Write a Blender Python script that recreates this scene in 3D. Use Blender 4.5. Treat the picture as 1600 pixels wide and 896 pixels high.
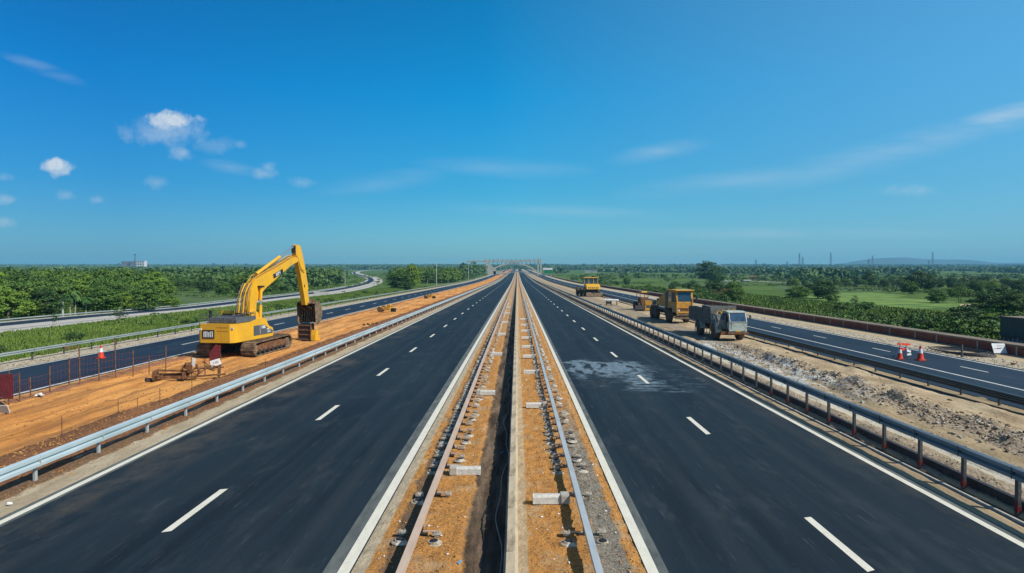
import bpy, math, random
import numpy as np
from mathutils import Vector, Matrix, Euler, noise
for o in list(bpy.data.objects): bpy.data.objects.remove(o)
S = bpy.context.scene
COL = S.collection
R = math.radians
random.seed(7); rng = np.random.default_rng(7)

# ------------------------------------------------------------------ camera
CAMH = 6.2; F = 1000.0; VX, VY = 808.0, 427.0
cam = bpy.data.objects.new('camera', bpy.data.cameras.new('camera')); COL.objects.link(cam)
cam.data.sensor_width = 36; cam.data.lens = 22.5; cam.data.clip_start = .1; cam.data.clip_end = 40000
cam.location = (0, 0, CAMH)
cam.rotation_euler = (R(90) - math.atan(21/1000), 0, math.atan(8/1000))
S.camera = cam
CR = Euler(cam.rotation_euler).to_matrix()

# ------------------------------------------------------------------ light
SUN_DIR = Vector((0.80, -0.42, 0.86)).normalized()          # towards the sun
sun = bpy.data.objects.new('sun', bpy.data.lights.new('sun', 'SUN')); COL.objects.link(sun)
sun.data.energy = 4.9; sun.data.angle = R(.5); sun.data.color = (1, .955, .88)
sun.rotation_euler = SUN_DIR.to_track_quat('Z', 'Y').to_euler()
W = bpy.data.worlds.new('World'); S.world = W; W.use_nodes = True
S.view_settings.view_transform = 'Standard'; S.view_settings.look = 'None'
S.view_settings.exposure = 0.08; S.view_settings.gamma = 1; S.view_settings.use_curve_mapping = False
S.cycles.volume_bounces = 0; S.cycles.max_bounces = 5; S.cycles.transparent_max_bounces = 8

def build_world():
    nt = W.node_tree; N = nt.nodes; L = nt.links; N.clear()
    def math_(op, a, b=None, clamp=False):
        n = N.new('ShaderNodeMath'); n.operation = op; n.use_clamp = clamp
        for i, v in enumerate((a, b)):
            if v is None: continue
            if isinstance(v, (int, float)): n.inputs[i].default_value = v
            else: L.new(v, n.inputs[i])
        return n.outputs[0]
    out = N.new('ShaderNodeOutputWorld'); bg = N.new('ShaderNodeBackground'); bg.inputs[1].default_value = .107
    L.new(bg.outputs[0], out.inputs[0])
    sky = N.new('ShaderNodeTexSky'); sky.sky_type = 'NISHITA'; sky.sun_disc = False
    sky.sun_elevation = math.asin(SUN_DIR.z); sky.sun_rotation = math.atan2(SUN_DIR.x, SUN_DIR.y)
    sky.air_density = 1.0; sky.dust_density = .6; sky.ozone_density = 3.0; sky.altitude = 200
    tc = N.new('ShaderNodeTexCoord'); sp = N.new('ShaderNodeSeparateXYZ'); L.new(tc.outputs['Generated'], sp.inputs[0])
    # tint of the air: deeper saturated blue overhead, teal near the horizon
    ramp = N.new('ShaderNodeValToRGB'); L.new(sp.outputs[2], ramp.inputs[0])
    e = ramp.color_ramp.elements
    cs = SKY_TINT
    e[0].position, e[0].color = cs[0][0], (*cs[0][1], 1); e[1].position, e[1].color = cs[-1][0], (*cs[-1][1], 1)
    for p, c in cs[1:-1]:
        k = e.new(p); k.color = (*c, 1)
    mul = N.new('ShaderNodeMix'); mul.data_type = 'RGBA'; mul.blend_type = 'MULTIPLY'; mul.inputs[0].default_value = 1
    L.new(sky.outputs[0], mul.inputs[6]); L.new(ramp.outputs[0], mul.inputs[7])
    # thin veil of cirrus thickening to the right, slightly deeper air to the left
    side = math_('MULTIPLY', math_('ADD', sp.outputs[0], .05), 1.1, True)
    lefts = math_('MULTIPLY', math_('MULTIPLY', sp.outputs[0], -1.9), 1, True)
    ml = N.new('ShaderNodeMix'); ml.data_type = 'RGBA'; ml.blend_type = 'MULTIPLY'; L.new(lefts, ml.inputs[0]); L.new(mul.outputs[2], ml.inputs[6]); ml.inputs[7].default_value = (.50, .60, .76, 1)
    mv = N.new('ShaderNodeMix'); mv.data_type = 'RGBA'; L.new(math_('MULTIPLY', side, .55), mv.inputs[0]); L.new(ml.outputs[2], mv.inputs[6]); mv.inputs[7].default_value = (2.1, 4.7, 7.0, 1)
    # clouds, laid out by world direction
    yy = math_('MAXIMUM', sp.outputs[1], .05)
    u = math_('DIVIDE', sp.outputs[0], yy); v = math_('DIVIDE', sp.outputs[2], yy)
    cmb = N.new('ShaderNodeCombineXYZ'); L.new(u, cmb.inputs[0]); L.new(v, cmb.inputs[1])
    nz = N.new('ShaderNodeTexNoise'); nz.inputs['Scale'].default_value = 34; nz.inputs['Detail'].default_value = 7; nz.inputs['Roughness'].default_value = .6
    L.new(cmb.outputs[0], nz.inputs['Vector'])
    mp = N.new('ShaderNodeMapping'); mp.inputs['Scale'].default_value = (2.2, 16, 1); mp.inputs['Rotation'].default_value = (0, 0, R(-14)); L.new(cmb.outputs[0], mp.inputs[0])
    nw = N.new('ShaderNodeTexNoise'); nw.inputs['Scale'].default_value = 2.2; nw.inputs['Detail'].default_value = 8; nw.inputs['Roughness'].default_value = .62; L.new(mp.outputs[0], nw.inputs['Vector'])
    n3 = N.new('ShaderNodeTexNoise'); n3.inputs['Scale'].default_value = 110; n3.inputs['Detail'].default_value = 5; n3.inputs['Roughness'].default_value = .6; L.new(cmb.outputs[0], n3.inputs['Vector'])
    front = math_('GREATER_THAN', sp.outputs[1], .06)
    total = None
    def add(m):
        nonlocal total
        total = m if total is None else math_('MAXIMUM', total, m)
    puffs = [(258,208,60,15,.34),(240,204,38,15,.30),(250,191,18,10,.74),(280,188,22,11,.86),(292,206,26,17,.36),(262,198,34,12,.45),(89,262,24,10,.62),(84,257,13,9,.88),(284,240,13,9,.38),(412,272,17,7,.30),(420,262,8,8,.3),
             (103,306,13,7,.2),(150,312,9,6,.22),(3,277,12,6,.22),(6,311,13,7,.34),(4,348,12,7,.3),(243,286,16,8,.24),(470,286,18,7,.2),(376,226,10,7,.22),(1408,300,34,7,.2),(1390,296,12,6,.24),(340,228,30,10,.15)]
    for (px, py, rx, ry, st) in puffs:
        a = math_('DIVIDE', math_('SUBTRACT', u, (px-VX)/F), rx*1.25/F); b = math_('DIVIDE', math_('SUBTRACT', v, (VY-py)/F), ry*1.25/F)
        d = math_('SQRT', math_('ADD', math_('MULTIPLY', a, a), math_('MULTIPLY', b, b)))
        d = math_('ADD', d, math_('MULTIPLY', math_('SUBTRACT', nz.outputs[0], .5), 2.6))
        m = math_('MULTIPLY', math_('SUBTRACT', 1.15, d), 1.5 if st > .55 else .95, True)
        m = math_('MULTIPLY', m, math_('ADD', .45, math_('MULTIPLY', n3.outputs[0], 1.0), True))
        add(math_('MULTIPLY', m, st))
    wisps = [(68,108,60,9,20,.17),(1570,180,75,12,-12,.36),(1440,222,190,18,-13,.14),(1300,262,190,20,-12,.10),(1150,285,160,16,-6,.12),(1030,238,70,12,-10,.14),(600,285,90,14,-8,.10),(790,262,120,14,3,.11),(860,330,160,9,2,.10),(1230,365,260,8,0,.12),(360,262,40,9,10,.13)]
    for (px, py, rx, ry, ang, st) in wisps:
        du = math_('SUBTRACT', u, (px-VX)/F); dv = math_('SUBTRACT', v, (VY-py)/F)
        ca, sa = math.cos(R(-ang)), math.sin(R(-ang))
        a = math_('DIVIDE', math_('ADD', math_('MULTIPLY', du, ca), math_('MULTIPLY', dv, sa)), rx*1.3/F)
        b = math_('DIVIDE', math_('SUBTRACT', math_('MULTIPLY', dv, ca), math_('MULTIPLY', du, sa)), ry*1.4/F)
        d = math_('SQRT', math_('ADD', math_('MULTIPLY', a, a), math_('MULTIPLY', b, b)))
        m = math_('SUBTRACT', 1, d, True)
        m = math_('MULTIPLY', m, math_('MULTIPLY', math_('SUBTRACT', nw.outputs[0], .30), 3.2, True))
        add(math_('MULTIPLY', m, st*1.7, True))
    total = math_('MULTIPLY', total, front)
    mx = N.new('ShaderNodeMix'); mx.data_type = 'RGBA'; L.new(total, mx.inputs[0]); L.new(mv.outputs[2], mx.inputs[6]); mx.inputs[7].default_value = (6.4, 6.9, 7.3, 1)
    L.new(mx.outputs[2], bg.inputs[0])
SKY_TINT = [(0.0, (.50, .86, .93)), (.05, (.42, .89, 1.02)), (.125, (.17, .87, 1.10)), (.265, (.0, .97, 1.34)), (.41, (.0, .90, 1.26)), (.62, (.85, .92, 1.0)), (1.0, (1.05, .95, .95))]
build_world()

# ------------------------------------------------------------------ terrain maths
KN = [(-400, 0), (380, 0), (450, .25), (550, .95), (700, 2.3), (1200, 7.6), (2000, 17.6), (3500, 38.5), (5000, 60), (5600, 66), (6500, 20)]
KY = [k[0] for k in KN]; KZ = [k[1] for k in KN]
def zr(y): return float(np.interp(y, KY, KZ))
def zs(x): return float(np.interp(x, [-46, -36.2, 38.5, 41], [-.6, -.12, -.12, -.9]))
def gz(x, y): return zr(y) + zs(x)
def ray(px, py): return CR @ Vector(((px-800)/F, (448-py)/F, -1))
def at(px, py, z=None):
    """pixel of the photograph -> point on the ground (or on height z)"""
    d = ray(px, py)
    if z is not None:
        t = (z-CAMH)/d.z; return Vector((d.x*t, d.y*t, z))
    t = 8.0
    while t < 6000:
        x, y, zz = d.x*t, d.y*t, CAMH+d.z*t
        if zz <= gz(x, y): break
        t *= 1.004
    lo, hi = t/1.004, t
    for _ in range(20):
        m = (lo+hi)/2
        if CAMH+d.z*m <= gz(d.x*m, d.y*m): hi = m
        else: lo = m
    return Vector((d.x*hi, d.y*hi, gz(d.x*hi, d.y*hi)))
def onplane(px, py, x0, y0, ang):
    """pixel -> point on the vertical plane through (x0,y0) heading ang (clockwise from +Y)"""
    d = ray(px, py); n = Vector((math.cos(ang), -math.sin(ang), 0))
    t = (n.x*x0+n.y*y0)/(n.x*d.x+n.y*d.y)
    return Vector((d.x*t, d.y*t, CAMH+d.z*t))

# ------------------------------------------------------------------ materials
def mat(name, c1, c2=None, scale=5, rough=.8, bump=0, bscale=None, metal=0, stretch=(1,1,1), c3=None, spec=.3, detail=6, contrast=.18, rnd=0, bdist=.02, coat=0):
    m = bpy.data.materials.new(name); m.use_nodes = True; nt = m.node_tree; N = nt.nodes; L = nt.links
    b = N['Principled BSDF']; b.inputs['Roughness'].default_value = rough; b.inputs['Metallic'].default_value = metal
    b.inputs['Specular IOR Level'].default_value = spec; b.inputs['Base Color'].default_value = (*c1, 1)
    if coat: b.inputs['Coat Weight'].default_value = coat
    tc = N.new('ShaderNodeTexCoord'); mp = N.new('ShaderNodeMapping'); mp.inputs['Scale'].default_value = stretch; L.new(tc.outputs['Object'], mp.inputs[0])
    if c2:
        nz = N.new('ShaderNodeTexNoise'); nz.inputs['Scale'].default_value = scale; nz.inputs['Detail'].default_value = detail; nz.inputs['Roughness'].default_value = .6; L.new(mp.outputs[0], nz.inputs['Vector'])
        r = N.new('ShaderNodeValToRGB'); L.new(nz.outputs[0], r.inputs[0]); e = r.color_ramp.elements
        e[0].position = .5-contrast; e[0].color = (*c1, 1); e[1].position = .5+contrast; e[1].color = (*c2, 1)
        if c3: k = e.new(.5); k.color = (*c3, 1)
        col = r.outputs[0]
        if rnd:
            oi = N.new('ShaderNodeObjectInfo'); hs = N.new('ShaderNodeHueSaturation')
            mr = N.new('ShaderNodeMapRange'); L.new(oi.outputs['Random'], mr.inputs[0]); mr.inputs[3].default_value = 1-rnd; mr.inputs[4].default_value = 1+rnd
            L.new(mr.outputs[0], hs.inputs['Value']); 
            m2 = N.new('ShaderNodeMapRange'); L.new(oi.outputs['Random'], m2.inputs[0]); m2.inputs[3].default_value = .52; m2.inputs[4].default_value = .485
            L.new(m2.outputs[0], hs.inputs['Hue']); L.new(col, hs.inputs['Color']); col = hs.outputs[0]
        L.new(col, b.inputs['Base Color'])
    if bump:
        n2 = N.new('ShaderNodeTexNoise'); n2.inputs['Scale'].default_value = bscale or scale*4; n2.inputs['Detail'].default_value = 5; L.new(mp.outputs[0], n2.inputs['Vector'])
        bp = N.new('ShaderNodeBump'); bp.inputs['Strength'].default_value = bump; bp.inputs['Distance'].default_value = bdist; L.new(n2.outputs[0], bp.inputs['Height']); L.new(bp.outputs[0], b.inputs['Normal'])
    return m

def leafmat(name, dark, light, yellow, scale=.5, rnd=.25):
    m = mat(name, dark, light, scale, .65, spec=.25, c3=tuple((a+b)/2 for a, b in zip(dark, light)), contrast=.2, rnd=rnd, detail=3)
    nt = m.node_tree; N = nt.nodes; L = nt.links; b = N['Principled BSDF']
    at_ = N.new('ShaderNodeAttribute'); at_.attribute_name = 'tone'
    mx = N.new('ShaderNodeMix'); mx.data_type = 'RGBA'; mx.inputs[7].default_value = (*yellow, 1)
    src = b.inputs['Base Color'].links[0].from_socket
    mr = N.new('ShaderNodeMath'); mr.operation = 'MULTIPLY'; mr.inputs[1].default_value = .55; L.new(at_.outputs['Fac'], mr.inputs[0])
    L.new(mr.outputs[0], mx.inputs[0]); L.new(src, mx.inputs[6]); L.new(mx.outputs[2], b.inputs['Base Color'])
    return m

class NT:
    """small helper for longer node materials"""
    def __init__(s, name, rough=.85, spec=.3):
        s.m = bpy.data.materials.new(name); s.m.use_nodes = True; s.N = s.m.node_tree.nodes; s.L = s.m.node_tree.links
        s.b = s.N['Principled BSDF']; s.b.inputs['Roughness'].default_value = rough; s.b.inputs['Specular IOR Level'].default_value = spec
        s.tc = s.N.new('ShaderNodeTexCoord'); s.sp = s.N.new('ShaderNodeSeparateXYZ'); s.L.new(s.tc.outputs['Object'], s.sp.inputs[0])
    def math(s, op, a, b=None, clamp=False):
        n = s.N.new('ShaderNodeMath'); n.operation = op; n.use_clamp = clamp
        for i, v in enumerate((a, b)):
            if v is None: continue
            if isinstance(v, (int, float)): n.inputs[i].default_value = v
            else: s.L.new(v, n.inputs[i])
        return n.outputs[0]
    def noise(s, scale, stretch=(1,1,1), detail=6, rough=.6, off=(0,0,0)):
        mp = s.N.new('ShaderNodeMapping'); mp.inputs['Scale'].default_value = stretch; mp.inputs['Location'].default_value = off; s.L.new(s.tc.outputs['Object'], mp.inputs[0])
        n = s.N.new('ShaderNodeTexNoise'); n.inputs['Scale'].default_value = scale; n.inputs['Detail'].default_value = detail; n.inputs['Roughness'].default_value = rough
        s.L.new(mp.outputs[0], n.inputs['Vector']); return n.outputs[0]
    def ramp(s, fac, stops, interp='LINEAR'):
        r = s.N.new('ShaderNodeValToRGB'); r.color_ramp.interpolation = interp; s.L.new(fac, r.inputs[0]); e = r.color_ramp.elements
        g = lambda c: (c, c, c, 1) if isinstance(c, (int, float)) else (*c, 1)
        e[0].position = stops[0][0]; e[0].color = g(stops[0][1]); e[1].position = stops[-1][0]; e[1].color = g(stops[-1][1])
        for p, c in stops[1:-1]: k = e.new(p); k.color = g(c)
        return r.outputs[0]
    def mix(s, fac, a, b, mode='MIX'):
        n = s.N.new('ShaderNodeMix'); n.data_type = 'RGBA'; n.blend_type = mode
        for i, v in ((0, fac), (6, a), (7, b)):
            if isinstance(v, (int, float)): n.inputs[i].default_value = v
            elif isinstance(v, tuple): n.inputs[i].default_value = (*v, 1)
            else: s.L.new(v, n.inputs[i])
        return n.outputs[2]
    def bump(s, h, strength=.5, dist=.02):
        bp = s.N.new('ShaderNodeBump'); bp.inputs['Strength'].default_value = strength; bp.inputs['Distance'].default_value = dist
        s.L.new(h, bp.inputs['Height']); s.L.new(bp.outputs[0], s.b.inputs['Normal'])
    def color(s, c): s.L.new(c, s.b.inputs['Base Color'])
    def band(s, coord, lo, hi, soft):
        a = s.math('DIVIDE', s.math('SUBTRACT', coord, lo), soft, True); b = s.math('DIVIDE', s.math('SUBTRACT', hi, coord), soft, True)
        return s.math('MULTIPLY', a, b)

def asphalt(name, stain=False, base=(.0042, .0088, .0125)):
    t = NT(name, .78, .2)
    big = t.noise(.35, (1, .12, 1), 4); st = t.noise(2.2, (1, .02, 1), 7, .65); fine = t.noise(60, (1, 1, 1), 3)
    hi = tuple(c*2.3 for c in base)
    c = t.mix(t.ramp(st, [(.40, 0), (.62, 1)]), base, hi)
    c = t.mix(t.ramp(big, [(.42, 0), (.60, .8)]), c, tuple(c_*2.3 for c_ in (base[0]*1.15, base[1]*1.03, base[2]*.95)))
    pt_ = t.noise(.9, (1, .35, 1), 7, .7, (2, 8, 0)); c = t.mix(t.ramp(pt_, [(.54, 0), (.66, .35)]), c, (.05, .06, .06))
    gr_ = t.noise(22, (1, .8, 1), 5, .8, (2, 2, 0)); c = t.mix(t.math('MULTIPLY', t.ramp(gr_, [(.50, 0), (.66, 1)]), .38), c, (.034, .042, .046))
    c = t.mix(t.math('MULTIPLY', t.ramp(fine, [(.45, 0), (.75, 1)]), .22), c, (.05, .06, .07))
    Xa = t.math('ADD', t.math('ABSOLUTE', t.sp.outputs[0]), t.math('MULTIPLY', t.math('SUBTRACT', t.noise(.12, (1, .3, 1), 3), .5), .5))
    for wx_ in (4.9, 6.4, 9.3, 10.7):
        wp = t.math('MULTIPLY', t.band(Xa, wx_-.32, wx_+.32, .25), t.ramp(t.noise(.3, (2, .15, 1), 4, .6, (wx_, 0, 0)), [(.4, .1), (.6, .55)])); c = t.mix(wp, c, (.026, .034, .038))
    sm = t.band(Xa, 7.92, 7.95, .01); c = t.mix(t.math('MULTIPLY', sm, .7), c, (.004, .006, .008))
    du_ = t.noise(.45, (1, .5, 1), 8, .72, (6, 3, 0)); c = t.mix(t.math('MULTIPLY', t.band(Xa, 10.6, 13.4, .9), t.ramp(du_, [(.45, 0), (.62, .55)])), c, (.09, .075, .055))
    # fine pale scratches along the travel direction and dust specks
    sc = t.noise(9, (1, .05, 1), 5, .7, (3, 7, 0)); c = t.mix(t.math('MULTIPLY', t.ramp(sc, [(.62, 0), (.70, 1)]), .30), c, (.17, .18, .18))
    sk = t.noise(3.1, (1.0, .55, 1), 8, .75, (11, 2, 0)); c = t.mix(t.math('MULTIPLY', t.ramp(sk, [(.655, 0), (.70, 1)]), .40), c, (.2, .2, .19))
    if stain:
        X, Y = t.sp.outputs[0], t.sp.outputs[1]
        wob = t.math('MULTIPLY', t.math('SUBTRACT', t.noise(.55, (1, .5, 1), 5), .5), 5.0)
        Xw = t.math('ADD', X, wob); Yw = t.math('ADD', Y, t.math('MULTIPLY', t.math('SUBTRACT', t.noise(.55, (1, 1, 1), 5, .6, (5, 5, 0)), .5), 9.0))
        m1 = t.math('MULTIPLY', t.band(Xw, 3.0, 8.4, .8), t.band(Yw, 38.0, 45.5, 1.4))
        m1 = t.math('MULTIPLY', m1, t.ramp(t.noise(1.5, (1.2, .35, 1), 2, .45, (8, 1, 0)), [(.40, 0), (.47, 1)]))
        m3 = t.math('MULTIPLY', t.band(Xw, 5.8, 8.5, .8), t.band(Yw, 33.5, 42, 1.8))
        m3 = t.math('MULTIPLY', m3, t.ramp(t.noise(2.6, (.35, .9, 1), 5, .6, (1, 9, 0)), [(.44, 0), (.52, 1)]))
        m2 = t.math('MULTIPLY', t.band(Xw, 3.5, 11.2, .6), t.band(Yw, 32.5, 44.5, 1.5))
        m2 = t.math('MULTIPLY', m2, t.ramp(t.noise(2.2, (.5, .7, 1), 7, .72, (3, 3, 0)), [(.55, 0), (.64, .5)]))
        m = t.math('MAXIMUM', t.math('MAXIMUM', m1, m3), m2)
        brk_ = t.ramp(t.noise(5.5, (.5, .8, 1), 7, .75, (4, 4, 4)), [(.42, .35), (.58, 1)])
        c = t.mix(t.math('MULTIPLY', t.math('MULTIPLY', m, brk_), .95), c, (.19, .26, .30))
    t.color(c); t.bump(fine, .25, .006)
    rr = t.ramp(st, [(.3, .62), (.7, .82)]); t.L.new(rr, t.b.inputs['Roughness'])
    return t.m

M = {}
M['asphalt'] = asphalt('asphalt'); M['asphalt_stain'] = asphalt('asphalt_stained', True)
M['asphalt_far'] = asphalt('asphalt_blue', False, (.006, .013, .023))
M['asphalt_edge'] = mat('asphalt_edge', (.06, .072, .068), (.14, .15, .135), 3, .85, .3, 60, stretch=(1,.3,1))
def paintmat(name, col, worn, thr=.62):
    t = NT(name, .6); n = t.noise(6, (1, .3, 1), 8, .7); n2 = t.noise(40, (1,1,1), 3)
    c = t.mix(t.ramp(n, [(.4, 0), (.65, .5)]), col, tuple(x*.72 for x in col)); c = t.mix(t.ramp(n2, [(thr, 0), (thr+.08, .75)]), c, worn); t.color(c); t.bump(n2, .2, .004); return t.m
M['paint'] = paintmat('road_paint', (.70, .66, .53), (.16, .16, .14)); M['paint_far'] = mat('road_paint_far', (.6, .6, .55), (.45, .45, .42), 1.5)
def median_mat():
    t = NT('median_soil', .95, .1); X, Y = t.sp.outputs[0], t.sp.outputs[1]
    n = t.noise(1.4, (1, .6, 1), 7, .65); n2 = t.noise(14, (1,1,1), 7, .7); n3 = t.noise(5, (1,.5,1), 6, .65, (4,4,0))
    oc = t.mix(t.ramp(n2, [(.35, 0), (.65, 1)]), (.26, .115, .035), (.58, .30, .095)); oc = t.mix(t.ramp(n3, [(.44, 0), (.62, .7)]), oc, (.60, .28, .07)); oc = t.mix(t.ramp(t.noise(26, (1,1,1), 5, .75, (1,3,0)), [(.55, 0), (.66, .8)]), oc, (.14, .06, .025))
    oc = t.mix(t.ramp(n, [(.52, 0), (.64, .55)]), oc, (.42, .33, .21))
    dark = t.mix(t.ramp(t.noise(2.5, (1, .12, 1), 7), [(.38, 0), (.66, 1)]), (.065, .045, .03), (.25, .175, .11))  # dark trench soil, deepened to fill out the barrier's shadow
    gr = t.mix(t.ramp(n2, [(.35, 0), (.65, 1)]), (.13, .115, .09), (.32, .29, .23))
    sand = t.mix(t.ramp(n3, [(.35, 0), (.65, 1)]), (.36, .29, .19), (.52, .43, .29))
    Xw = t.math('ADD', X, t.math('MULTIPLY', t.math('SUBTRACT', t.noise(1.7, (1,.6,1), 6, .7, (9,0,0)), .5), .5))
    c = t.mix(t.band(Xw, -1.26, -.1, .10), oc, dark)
    c = t.mix(t.band(X, -3.6, -3.13, .05), c, sand)
    g = t.math('MULTIPLY', t.band(Xw, 1.72, 2.42, .08), t.math('SUBTRACT', 1, t.math('DIVIDE', t.math('SUBTRACT', Y, 22), 10, True)))
    c = t.mix(g, c, gr)
    beam_shade = t.math('MULTIPLY', t.band(Xw, -2.95, -2.3, .08), .8); c = t.mix(beam_shade, c, (.11, .085, .06))  # left beam's cast shadow painted into the soil beside it
    c = t.mix(t.math('MULTIPLY', t.band(X, 0.0, .26, .04), .8), c, sand)
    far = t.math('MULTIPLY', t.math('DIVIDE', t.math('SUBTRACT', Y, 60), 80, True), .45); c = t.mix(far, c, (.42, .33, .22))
    t.color(c); t.bump(t.math('ADD', n2, n3), 1.0, .06); return t.m
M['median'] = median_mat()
def dirt_mat():
    t = NT('orange_dirt', .95, .1); X, Y = t.sp.outputs[0], t.sp.outputs[1]
    a = t.noise(1.1, (1, .09, 1), 8, .62); b = t.noise(.25, (1, .35, 1), 4); f = t.noise(11, (1,.5,1), 7, .7)
    c = t.mix(t.ramp(a, [(.40, 0), (.60, 1)]), (.42, .16, .04), (.74, .33, .085)); c = t.mix(t.ramp(b, [(.38, 0), (.66, .7)]), c, (.74, .38, .12))
    c = t.mix(t.ramp(f, [(.52, 0), (.66, .5)]), c, (.24, .11, .045))
    rut = t.noise(1.6, (1, .04, 1), 5, .6, (4, 1, 0)); c = t.mix(t.ramp(rut, [(.53, 0), (.60, .6)]), c, (.26, .12, .05))
    Xw = t.math('ADD', X, t.math('MULTIPLY', t.math('SUBTRACT', t.noise(.7, (1,.5,1), 6, .7, (2,2,0)), .5), 1.6))
    c = t.mix(t.band(Xw, -17.7, -14.0, .12), c, t.mix(t.ramp(f, [(.35,0),(.65,1)]), (.12, .055, .026), (.27, .13, .065)))
    c = t.mix(t.band(Xw, -24.9, -23.9, .3), c, t.mix(t.ramp(f, [(.35,0),(.65,1)]), (.2, .09, .05), (.34, .17, .09)))
    c = t.mix(t.math('MULTIPLY', t.band(X, -27, -25.0, .2), .7), c, (.55, .36, .17))
    t.color(c); t.bump(t.math('ADD', a, f), .8, .08); return t.m
M['dirt'] = dirt_mat()
def shoulder_mat(name, a_, b_, c_, edge=None):
    t = NT(name, .95, .1); n = t.noise(1.6, (1, .25, 1), 8, .65); f = t.noise(13, (1,.6,1), 6, .7)
    c = t.mix(t.ramp(n, [(.38, 0), (.62, 1)]), a_, b_); c = t.mix(t.ramp(f, [(.50, 0), (.68, .8)]), c, c_)
    if edge:
        X = t.sp.outputs[0]
        Xw = t.math('ADD', X, t.math('MULTIPLY', t.math('SUBTRACT', t.noise(.9, (1,.6,1), 6, .7, (2,2,0)), .5), .9))
        c = t.mix(t.band(Xw, edge[0], edge[1], .1), c, t.mix(t.ramp(f, [(.35,0),(.65,1)]), (.09, .05, .028), (.26, .16, .09)))
    t.color(c); t.bump(t.math('ADD', n, f), .8, .05); return t.m
M['tan_shoulder'] = shoulder_mat('sandy_shoulder', (.46, .38, .26), (.34, .27, .17), (.22, .16, .10), (-14.9, -13.95))
M['far_shoulder'] = shoulder_mat('rubbly_shoulder', (.42, .36, .26), (.52, .44, .31), (.17, .14, .10))
M['path'] = shoulder_mat('sandy_path', (.50, .40, .25), (.42, .33, .20), (.30, .23, .14))
M['road_concrete'] = shoulder_mat('pale_concrete_road', (.40, .38, .33), (.50, .47, .41), (.30, .28, .24))
def work_mat():
    t = NT('works_ground', .95, .1); X, Y = t.sp.outputs[0], t.sp.outputs[1]
    n = t.noise(1.3, (1, .07, 1), 8, .62); f = t.noise(10, (1,.6,1), 7, .7); v = t.noise(.8, (1,.4,1), 7, .7, (5,1,0))
    c = t.mix(t.ramp(n, [(.36, 0), (.64, 1)]), (.26, .19, .105), (.48, .37, .22))
    Xw = t.math('ADD', X, t.math('MULTIPLY', t.math('SUBTRACT', v, .5), 1.7))
    grav = t.mix(t.ramp(f, [(.36,0),(.66,1)]), (.16, .12, .08), (.46, .37, .26))
    c = t.mix(t.band(Xw, 13.0, 14.4, .1), c, grav)
    c = t.mix(t.band(Xw, 14.5, 15.4, .1), c, (.52, .47, .37))
    c = t.mix(t.band(Xw, 17.2, 19.4, .15), c, t.mix(t.ramp(f, [(.36,0),(.62,1)]), (.15, .105, .06), (.44, .36, .26)))
    c = t.mix(t.band(Xw, 19.5, 22.0, .3), c, t.mix(t.ramp(v, [(.40,0),(.60,1)]), (.54, .43, .27), (.36, .26, .15)))
    c = t.mix(t.band(X, 12.55, 12.98, .03), c, (.06, .05, .04))
    c = t.mix(t.band(X, 21.95, 22.5, .1), c, (.07, .06, .05))
    c = t.mix(t.band(X, 11.7, 12.5, .04), c, t.mix(t.ramp(n, [(.4,0),(.6,1)]), (.40, .31, .19), (.27, .19, .11)))
    wh = t.math('MULTIPLY', t.band(Xw, 14.2, 18.5, .8), t.band(Y, 30, 62, 6)); wh = t.math('MULTIPLY', wh, t.ramp(t.noise(1.1, (1,.5,1), 7, .7, (7,7,0)), [(.46, 0), (.54, .9)]))
    c = t.mix(wh, c, (.56, .56, .50))
    c = t.mix(t.ramp(t.noise(3.2, (1, .12, 1), 8, .75, (1, 12, 0)), [(.54, 0), (.62, .55)]), c, (.17, .12, .07))
    t.color(c); t.bump(t.math('ADD', n, f), .9, .07); return t.m
M['works'] = work_mat()
def ground_mat():
    t = NT('green_country', .95, .08)
    a = t.noise(.018, (1, 1.6, 1), 6, .6); b = t.noise(.16, (1,1,1), 7, .65); f = t.noise(1.7, (1,1,1), 6, .7)
    mp = t.N.new('ShaderNodeMapping'); mp.inputs['Scale'].default_value = (.006, .011, 1); t.L.new(t.tc.outputs['Object'], mp.inputs[0])
    vo = t.N.new('ShaderNodeTexVoronoi'); t.L.new(mp.outputs[0], vo.inputs['Vector']); vo.inputs['Scale'].default_value = 1
    s2 = t.N.new('ShaderNodeSeparateXYZ'); t.L.new(vo.outputs['Color'], s2.inputs[0])
    c = t.ramp(s2.outputs[0], [(0, (.045, .085, .018)), (.3, (.085, .16, .025)), (.5, (.04, .08, .02)), (.7, (.12, .19, .035)), (.88, (.15, .12, .06)), (.95, (.05, .09, .02))], 'CONSTANT')
    c = t.mix(t.ramp(a, [(.35, .3), (.6, .9)]), c, t.ramp(b, [(.38, (.045, .085, .016)), (.5, (.085, .15, .026)), (.62, (.15, .22, .045))]))
    c = t.mix(t.ramp(f, [(.44, 0), (.60, .6)]), c, (.028, .055, .012)); g_ = t.noise(.5, (1,1,1), 8, .7, (3,3,0)); c = t.mix(t.ramp(g_, [(.50, 0), (.60, .6)]), c, (.13, .18, .045))
    t.color(c); t.bump(f, .8, .3); return t.m
M['ground'] = ground_mat()
M['field'] = mat('bright_crop', (.05, .10, .018), (.20, .27, .045), .11, .9, .9, 3, stretch=(1,2.2,1), c3=(.13,.22,.03), detail=10, contrast=.12)
M['field_dull'] = mat('dull_crop', (.04, .075, .02), (.11, .16, .04), .12, .9, .6, 5, stretch=(1,4,1))
M['brown_field'] = mat('ploughed_soil', (.10, .065, .04), (.21, .15, .09), .8, .95, .8, 5, stretch=(1,3,1))
M['concrete'] = mat('concrete', (.30, .28, .23), (.48, .45, .38), 3, .9, .4, 30)
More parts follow.
